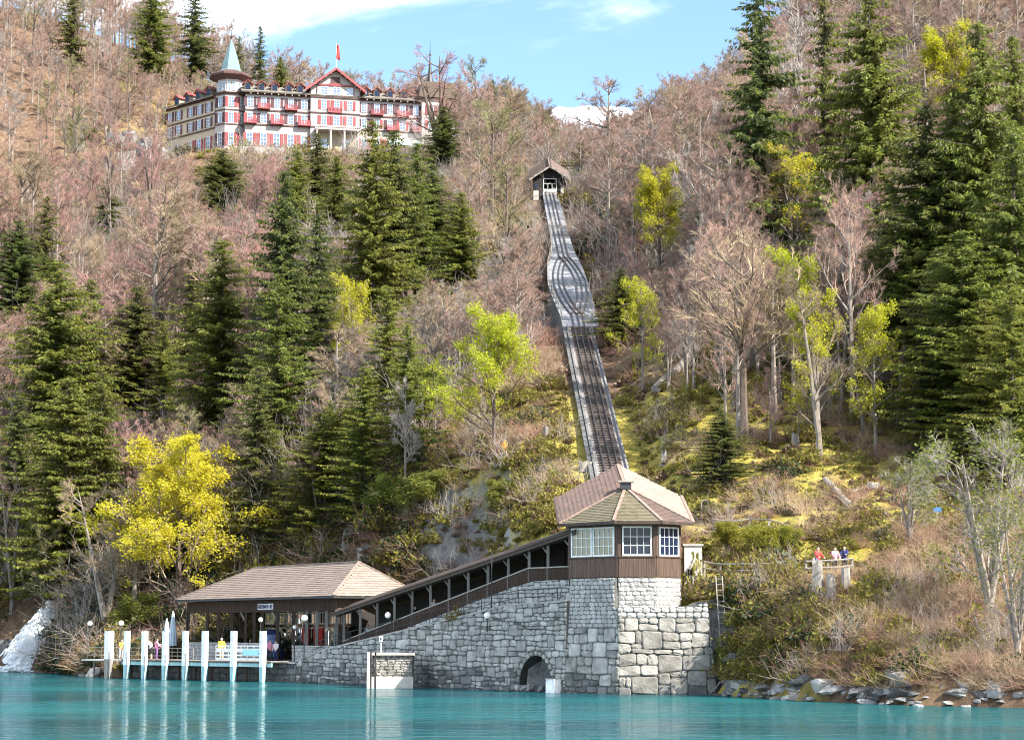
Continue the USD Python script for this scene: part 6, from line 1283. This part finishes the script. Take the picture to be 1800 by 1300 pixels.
def stump(label, u, v, h, r, mat='wood_grey', seed=0, jag=.25):
    g_ = np.random.default_rng(seed); p = hit(u, v); t = thing('tree_stump', label, 'stump', p - [0, 0, .2]); n = 12; an_ = np.arange(n) * 2 * np.pi / n; rr = r * (1 + g_.normal(0, .12, n))
    V = [np.c_[np.cos(an_) * rr * s, np.sin(an_) * rr * s, np.full(n, z) + (g_.uniform(-jag, jag, n) * h if k == 3 else 0)] for k, (s, z) in enumerate(((1.45, 0), (1.05, h * .2), (.95, h * .6), (.85, h)))]; m = MB()
    q = np.array([[k * n + i, k * n + (i + 1) % n, (k + 1) * n + (i + 1) % n, (k + 1) * n + i] for k in range(3) for i in range(n)]); m.add(np.vstack(V), q); put('trunk', m, M[mat], t)
    c_ = np.vstack([V[3], [[0, 0, h * .8]]]); put('top', MB().add(c_, [[i, (i + 1) % n, n] for i in range(n)]), M['wood_post'], t)
for k, (lb, u, v, h, r, mt, jg) in enumerate([('tall broken grey trunk below the viewing rail, largest of three stumps', 1438, 1056, 2.7, .42, 'wood_grey', .14), ('grey broken trunk leaning on the largest stump below the rail', 1461, 1060, 1.9, .32, 'bark_grey', .1), ('squared grey stump right below the end of the viewing rail', 1487, 1040, 1.6, .32, 'wood_grey', .03), ('pale stump left of the track beside a mossy bank', 959, 772, 1.2, .28, 'wood_post', .1), ('low grey stump at the left edge of the lower track', 1030, 826, .9, .7, 'bark_grey', .12), ('broken stump with pale side on the moss right of the track', 1168, 818, 1.3, .28, 'wood_grey', .25), ('small pale stump on the moss left of the hut roof', 957, 842, .8, .16, 'wood_post', .1), ('grey stump between bare trunks on the right slope', 1398, 785, 1.3, .35, 'bark_grey', .2), ('tiny stump left of the track by the viaduct', 985, 655, .9, .3, 'wood_post', .2)]): stump(lb, u, v, h, r, mt, 40 + k, jg)
p = hit(887, 815); mk = thing('orange_marker', 'small orange marker with white base on the moss above the stairway', 'marker', p); put('panel', MB().box((0, 0, 1.0), (.45, .12, .9)).box((0, 0, 1.55), (.25, .1, .25)), M['cloth_orange'], mk); put('base', MB().box((0, 0, .3), (.8, .4, .5)), M['white_paint'], mk)
p = hit(1648, 925); bs = thing('blue_sign', 'small light blue sign among the pale branches at right', 'sign', p); put('board', MB().box((0, 0, 1.1), (.6, .04, .35)), M['cloth_blue'], bs); put('post', MB().bar((0, .04, -.2), (0, .04, 1.1), .06, .06), M['wood_grey'], bs)
cr = thing('crook_lamp', 'thin pale lamp pole with a crooked top right of the hut roof', 'lamp', hit(1233, 925)); put('pole', MB().tube([(0, 0, -.2), (0, 0, 1.7), (.08, 0, 1.95), (.3, 0, 2.05), (.45, 0, 1.95)], .04, 6), M['wood_grey'], cr); put('shade', MB().lathe([(0, .08), (.13, 0), (.12, -.05)], (.46, 0, 1.9), 10), M['metal_dark'], cr)
for k, (u, Y, h, lb) in enumerate([(304, 197.5, 4.6, 'tall folded pale blue parasol behind the left end of the pavilion'), (293, 199, 3.9, 'shorter folded pale parasol left of the tall one')]):
    x = at(u, 1100, Y)[0]; ps = thing('folded_parasol', lb, 'parasol', (x, Y, 1.6)); n = 16; an_ = np.arange(n) * 2 * np.pi / n; V = [np.c_[np.cos(an_) * r * (1 + .25 * (np.arange(n) % 2)), np.sin(an_) * r * (1 + .25 * (np.arange(n) % 2)), np.full(n, z)] for r, z in ((.34, h * .28), (.3, h * .45), (.22, h * .7), (.14, h * .88), (.04, h))]
    put('cloth', MB().add(np.vstack(V), np.array([[a * n + i, a * n + (i + 1) % n, (a + 1) * n + (i + 1) % n, (a + 1) * n + i] for a in range(4) for i in range(n)])), look(f'parasol_{k}', (.50, .62, .70), .8, .15, 2), ps); put('pole', MB().tube([(0, 0, 0), (0, 0, h * .4)], .06, 8), M['wood_grey'], ps)

# ------------------------------------------------------------------ rocks and waterfall
def rock_model(name, seed, mat, flat=.7):
    s = trimesh.creation.icosphere(3, 1.0); v = np.array(s.vertices); n_ = meshkit.fbm(v * 1.1 + seed * 7.3, 3, seed); v = v * (.62 + .75 * n_[:, None])
    g_ = np.random.default_rng(seed)
    for _ in range(16):
        d_ = g_.normal(0, 1, 3); d_ /= np.linalg.norm(d_); lim = g_.uniform(.42, .72); k = v @ d_; v = v - np.clip(k - lim, 0, 9)[:, None] * d_
    v = v + .05 * (meshkit.fbm(v * 5, 3, seed)[:, None] - .5) * v; v[:, 2] *= flat
    c_ = model(name); put('block', (v, np.array(s.faces)), mat, c_, smooth=18); return c_
rks = [rock_model('rock_a', 1, M['rock'], .6), rock_model('rock_b', 2, M['rock_pale'], .55), rock_model('rock_c', 3, M['rock'], .75), rock_model('rock_d', 4, M['rock_dark'], .7), rock_model('rock_e', 5, M['rock_pale'], .7)]
def rock(mdl, label, p, s, group=None, cat='rock'): copy_of(mdl, 'shore_rock' if group else 'boulder', label, cat, p, random.uniform(0, 6.28), group, s)
shore = LineString(NAT_R[:6]); Ls = shore.length; g = np.random.default_rng(12)
for k in range(170):
    q = shore.interpolate(min(Ls, 1.0 + k * .235 + g.uniform(-.3, .3))); o = g.uniform(-.5, 2.3); s = g.uniform(.25, .7) * (1.5 if o > .8 else .75) * (1.5 if g.random() < .12 else 1)
    x, y = q.x + o * .5, q.y + o * .9; rock(rks[[0, 1, 0, 3, 2][int(g.integers(5))]], 'grey rock in the row along the waterline at right', (x, y, max(-.1, .2 + o * .5)), (s * 1.45, s, s * .8), 'rocks along the waterline at right')
for k, (u, v, w, lb) in enumerate([(1500, 868, 34, 'pale spotted rock outcrop above the bleached log'), (1535, 862, 38, 'pale rock right end of the outcrop above the bleached log'), (1475, 945, 22, 'white split rock just above the three people'), (1515, 945, 34, 'grey rock face right above the people'), (1550, 945, 34, 'grey rock right of the face above the people'), (1660, 1000, 40, 'half hidden grey rock under the pale branches at right'), (1300, 1170, 60, 'dark rock in the brush right of the ladder'), (1450, 1212, 75, 'broad flat rock slab on the right shore'), (1330, 1140, 40, 'mossy grey rock on the bank right of the ladder'), (1445, 1055, 24, 'white rock left under the largest stump')]):
    p = hit(u, v); s = w * p[1] / FPX * .62; rock(rks[[1, 4, 1, 0, 2, 0, 3, 1, 0, 4][k]], lb, p + [0, .2, s * .1], (s, s * .8, s * .8))
for k, (u, Y, z, s, m_, lb) in enumerate([(170, 197, .35, 1.5, 0, 'big rounded boulder at the waterline left of the mooring posts'), (150, 199, .0, .8, 1, 'small pale rock left of the big boulder'), (120, 210, .3, 1.7, 3, 'dark rock between the waterfall and the boulder'), (95, 216, .6, 1.9, 3, 'dark rock right beside the waterfall foot'), (60, 219.5, .0, .9, 3, 'black rock in the foam at the waterfall foot'), (110, 219, 3.2, 2.6, 3, 'dark cliff block right of the waterfall lip'), (5, 224, 2.6, 2.8, 3, 'dark cliff block left of the waterfall'), (140, 212, 1.8, 2.2, 3, 'dark rock above the boulder left of the landing')]):
    x = at(u, 1100, Y)[0]; rock(rks[m_], lb, (x, Y, z), (s, s, s * .9), cat='boulder')
for k, (u, v, w) in enumerate([(615, 960, 60), (640, 985, 50), (60, 1000, 40), (120, 990, 45), (505, 1000, 60)]):
    p = hit(u, v); s = w * p[1] / FPX * .55; rock(rks[0 if k else 2], ['tall grey rock face above the pavilion ridge', 'grey rock below the tall face above the pavilion', 'grey rock in the wood at the lower left edge', 'rock in the wood above the waterfall', 'grey rock left above the pavilion roof'][k], p + [0, .3, .2], (s, s * .7, s * 1.5))
wf = thing('waterfall', 'white waterfall rushing down into the lake at the left edge', 'waterfall')
n = 60; tt = np.linspace(0, 1, n); wu, wv = np.interp(tt, [0, .35, .7, 1], [97, 82, 55, 30]), np.interp(tt, [0, .35, .7, 1], [1058, 1085, 1130, 1172])
wY = np.array([min(hit(a, b)[1] - .9, 229) for a, b in zip(wu, wv)]); wY = np.convolve(np.r_[[wY[0]] * 4, wY, [wY[-1]] * 4], np.ones(9) / 9, 'valid') - .5
ctr = np.array([at(a, b, c_) for a, b, c_ in zip(wu, wv, wY)]); ctr[:, 2] = np.maximum(ctr[:, 2], .02); wd = .55 + 1.45 * tt ** 1.2; w1 = ctr[-1]
k = 25; V = []
for i in range(n):
    for j in range(k):
        s_ = j / (k - 1) * 2 - 1; p = ctr[i] + np.array([s_ * wd[i] * .8, -.5 * (1 - s_ * s_) - .3, s_ * wd[i] * -.35]); V.append(p)
V = np.array(V); V[:, :2] += (0.4 * (meshkit.fbm(np.c_[V[:, 0] * 3.1, V[:, 1] * 0, V[:, 2] * .9], 4, 3) - .5))[:, None] * [.3, -1.4]; V[:, 2] = np.maximum(V[:, 2], .03)
M['foam'] = look('foam', (.84, .87, .88), .6, .2, 3.2, .05, 5, c2=(.78, .82, .84), stretch=(1, 1, .35))
put('sheet', MB().add(V, np.array([[i * k + j, (i + 1) * k + j, (i + 1) * k + j + 1, i * k + j + 1] for i in range(n - 1) for j in range(k - 1)])), M['foam'], wf, smooth=True)
g = np.random.default_rng(8); ns = 2200; t0_ = g.uniform(0, .92, ns); ln = g.uniform(.03, .11, ns); s_ = np.clip(g.normal(0, .6, ns), -1.15, 1.15)
f_ = lambda t: np.stack([np.interp(t, tt, ctr[:, a]) for a in range(3)], 1); off = np.stack([s_ * np.interp(t0_, tt, wd) * .8, -.85 + g.normal(0, .28, ns), s_ * np.interp(t0_, tt, wd) * -.35 + .1], 1)
a_, b_ = f_(t0_) + off, f_(np.minimum(t0_ + ln, 1)) + off * [1.1, 1, 1.1]; a_[:, 2], b_[:, 2] = np.maximum(a_[:, 2], .1), np.maximum(b_[:, 2], .05); put('strands', sticks(a_, b_, .06, .015, 4), M['foam'], wf)
bl = trimesh.creation.icosphere(1, 1.0); ps = []
for _ in range(240): r = g.uniform(.06, .28); c_ = np.array([w1[0] + g.normal(0, 2.0), w1[1] - .4 + g.normal(0, 1.2), abs(g.normal(0, .35))]); ps.append((np.array(bl.vertices) * r * [1.3, 1, .7] + c_, np.array(bl.faces)))
put('spray', merge(ps), M['foam'], wf, kind='stuff')
for k, (mdl, nm, lb, u, v, h, w) in enumerate([(uk[5], 'shrub', 'yellow green bush beside the concrete shed', 1226, 1052, 2.6, 60), (lf_d, 'shrub', 'broad yellow bush on the bank right of the shed', 1338, 992, 2.6, 60), (lf_d, 'shrub', 'yellow bush above the path fence', 1282, 978, 2.4, 48), (lf_d, 'shrub', 'yellow bush between the upper fence and the viewing rail', 1385, 978, 2.0, 42), (lf_c, 'shrub', 'green bush above the right part of the stairway roof', 760, 905, 4.0, 90), (lf_c, 'shrub', 'soft green bush left of the hut roof', 890, 905, 3.2, 80), (lf_c, 'shrub', 'green bush behind the pavilion ridge', 690, 930, 4.5, 80), (lf_c, 'shrub', 'dull green bush on the cliff right of the tower base', 1300, 1130, 1.8, 45), (lf_c, 'shrub', 'dull green bush at the foot of the ladder', 1278, 1195, 2.2, 45), (uk[5], 'shrub', 'yellow tuft growing on the stone ledge', 782, 1108, 0, 0), (lf_d, 'shrub', 'yellow bush left of the waterfall', 5, 1020, 4.0, 60), (lf_c, 'shrub', 'green ivy bush behind the left end of the landing', 245, 1130, 4.6, 90)]):
    if h == 0: q = RF.p(L_wall - 14.2, 0, -.3); copy_of(mdl, nm, lb, 'shrub', (q[0], q[1], 5.1), 0, None, .75); continue
    b = hit(u, v); pt = np.array(UsdGeom.Mesh.Get(stage, mdl + ('/leaves' if mdl in uk else '/crown')).GetPointsAttr().Get()); sz = h / np.percentile(pt[:, 2], 98); sx = w * b[1] / FPX / (2 * np.percentile(np.abs(pt[:, :2]), 95)); copy_of(mdl, nm, lb, 'shrub', b - [0, 0, .1], k, None, (sx, sx, sz))

cl_lab = ['first', 'second', 'third', 'fourth', 'fifth', 'sixth', 'seventh', 'eighth', 'ninth']
for k, (u, v, w, h) in enumerate([(118, 325, 46, 40), (150, 315, 50, 52), (185, 305, 46, 56), (215, 300, 50, 60), (243, 292, 46, 56), (268, 285, 44, 62), (200, 262, 40, 46), (225, 250, 36, 36), (130, 270, 40, 34)]):
    p = hit(u, v); s = p[1] / FPX; rock(rks[[0, 3, 2, 0, 3, 2, 0, 2, 0][k]], f'{cl_lab[k]} grey cliff block counted from the left in the cliff beside the hotel' if k < 6 else ['upper grey cliff block left of the hotel side wing', 'small upper cliff block nearest the hotel side wing', 'separate grey cliff block above the left end of the cliff'][k - 6], p + [0, 1.5, h * s * .25], (w * s * .8, w * s * .7, h * s * .9))

for k, (ds, sz, off) in enumerate([(4.6, .6, .2), (3.9, .5, .5), (3.1, .55, .1), (5.3, .5, .6)]):
    p = RF.p(L_wall - ds, .25, off - .3); rock(rks[[1, 4, 0, 1][k]], ['left boulder in the mouth of the culvert arch', 'small front boulder in the mouth of the culvert arch', 'right boulder in the mouth of the culvert arch', 'boulder at the wall foot left of the culvert arch'][k], p, (sz * 1.2, sz, sz * 1.1))
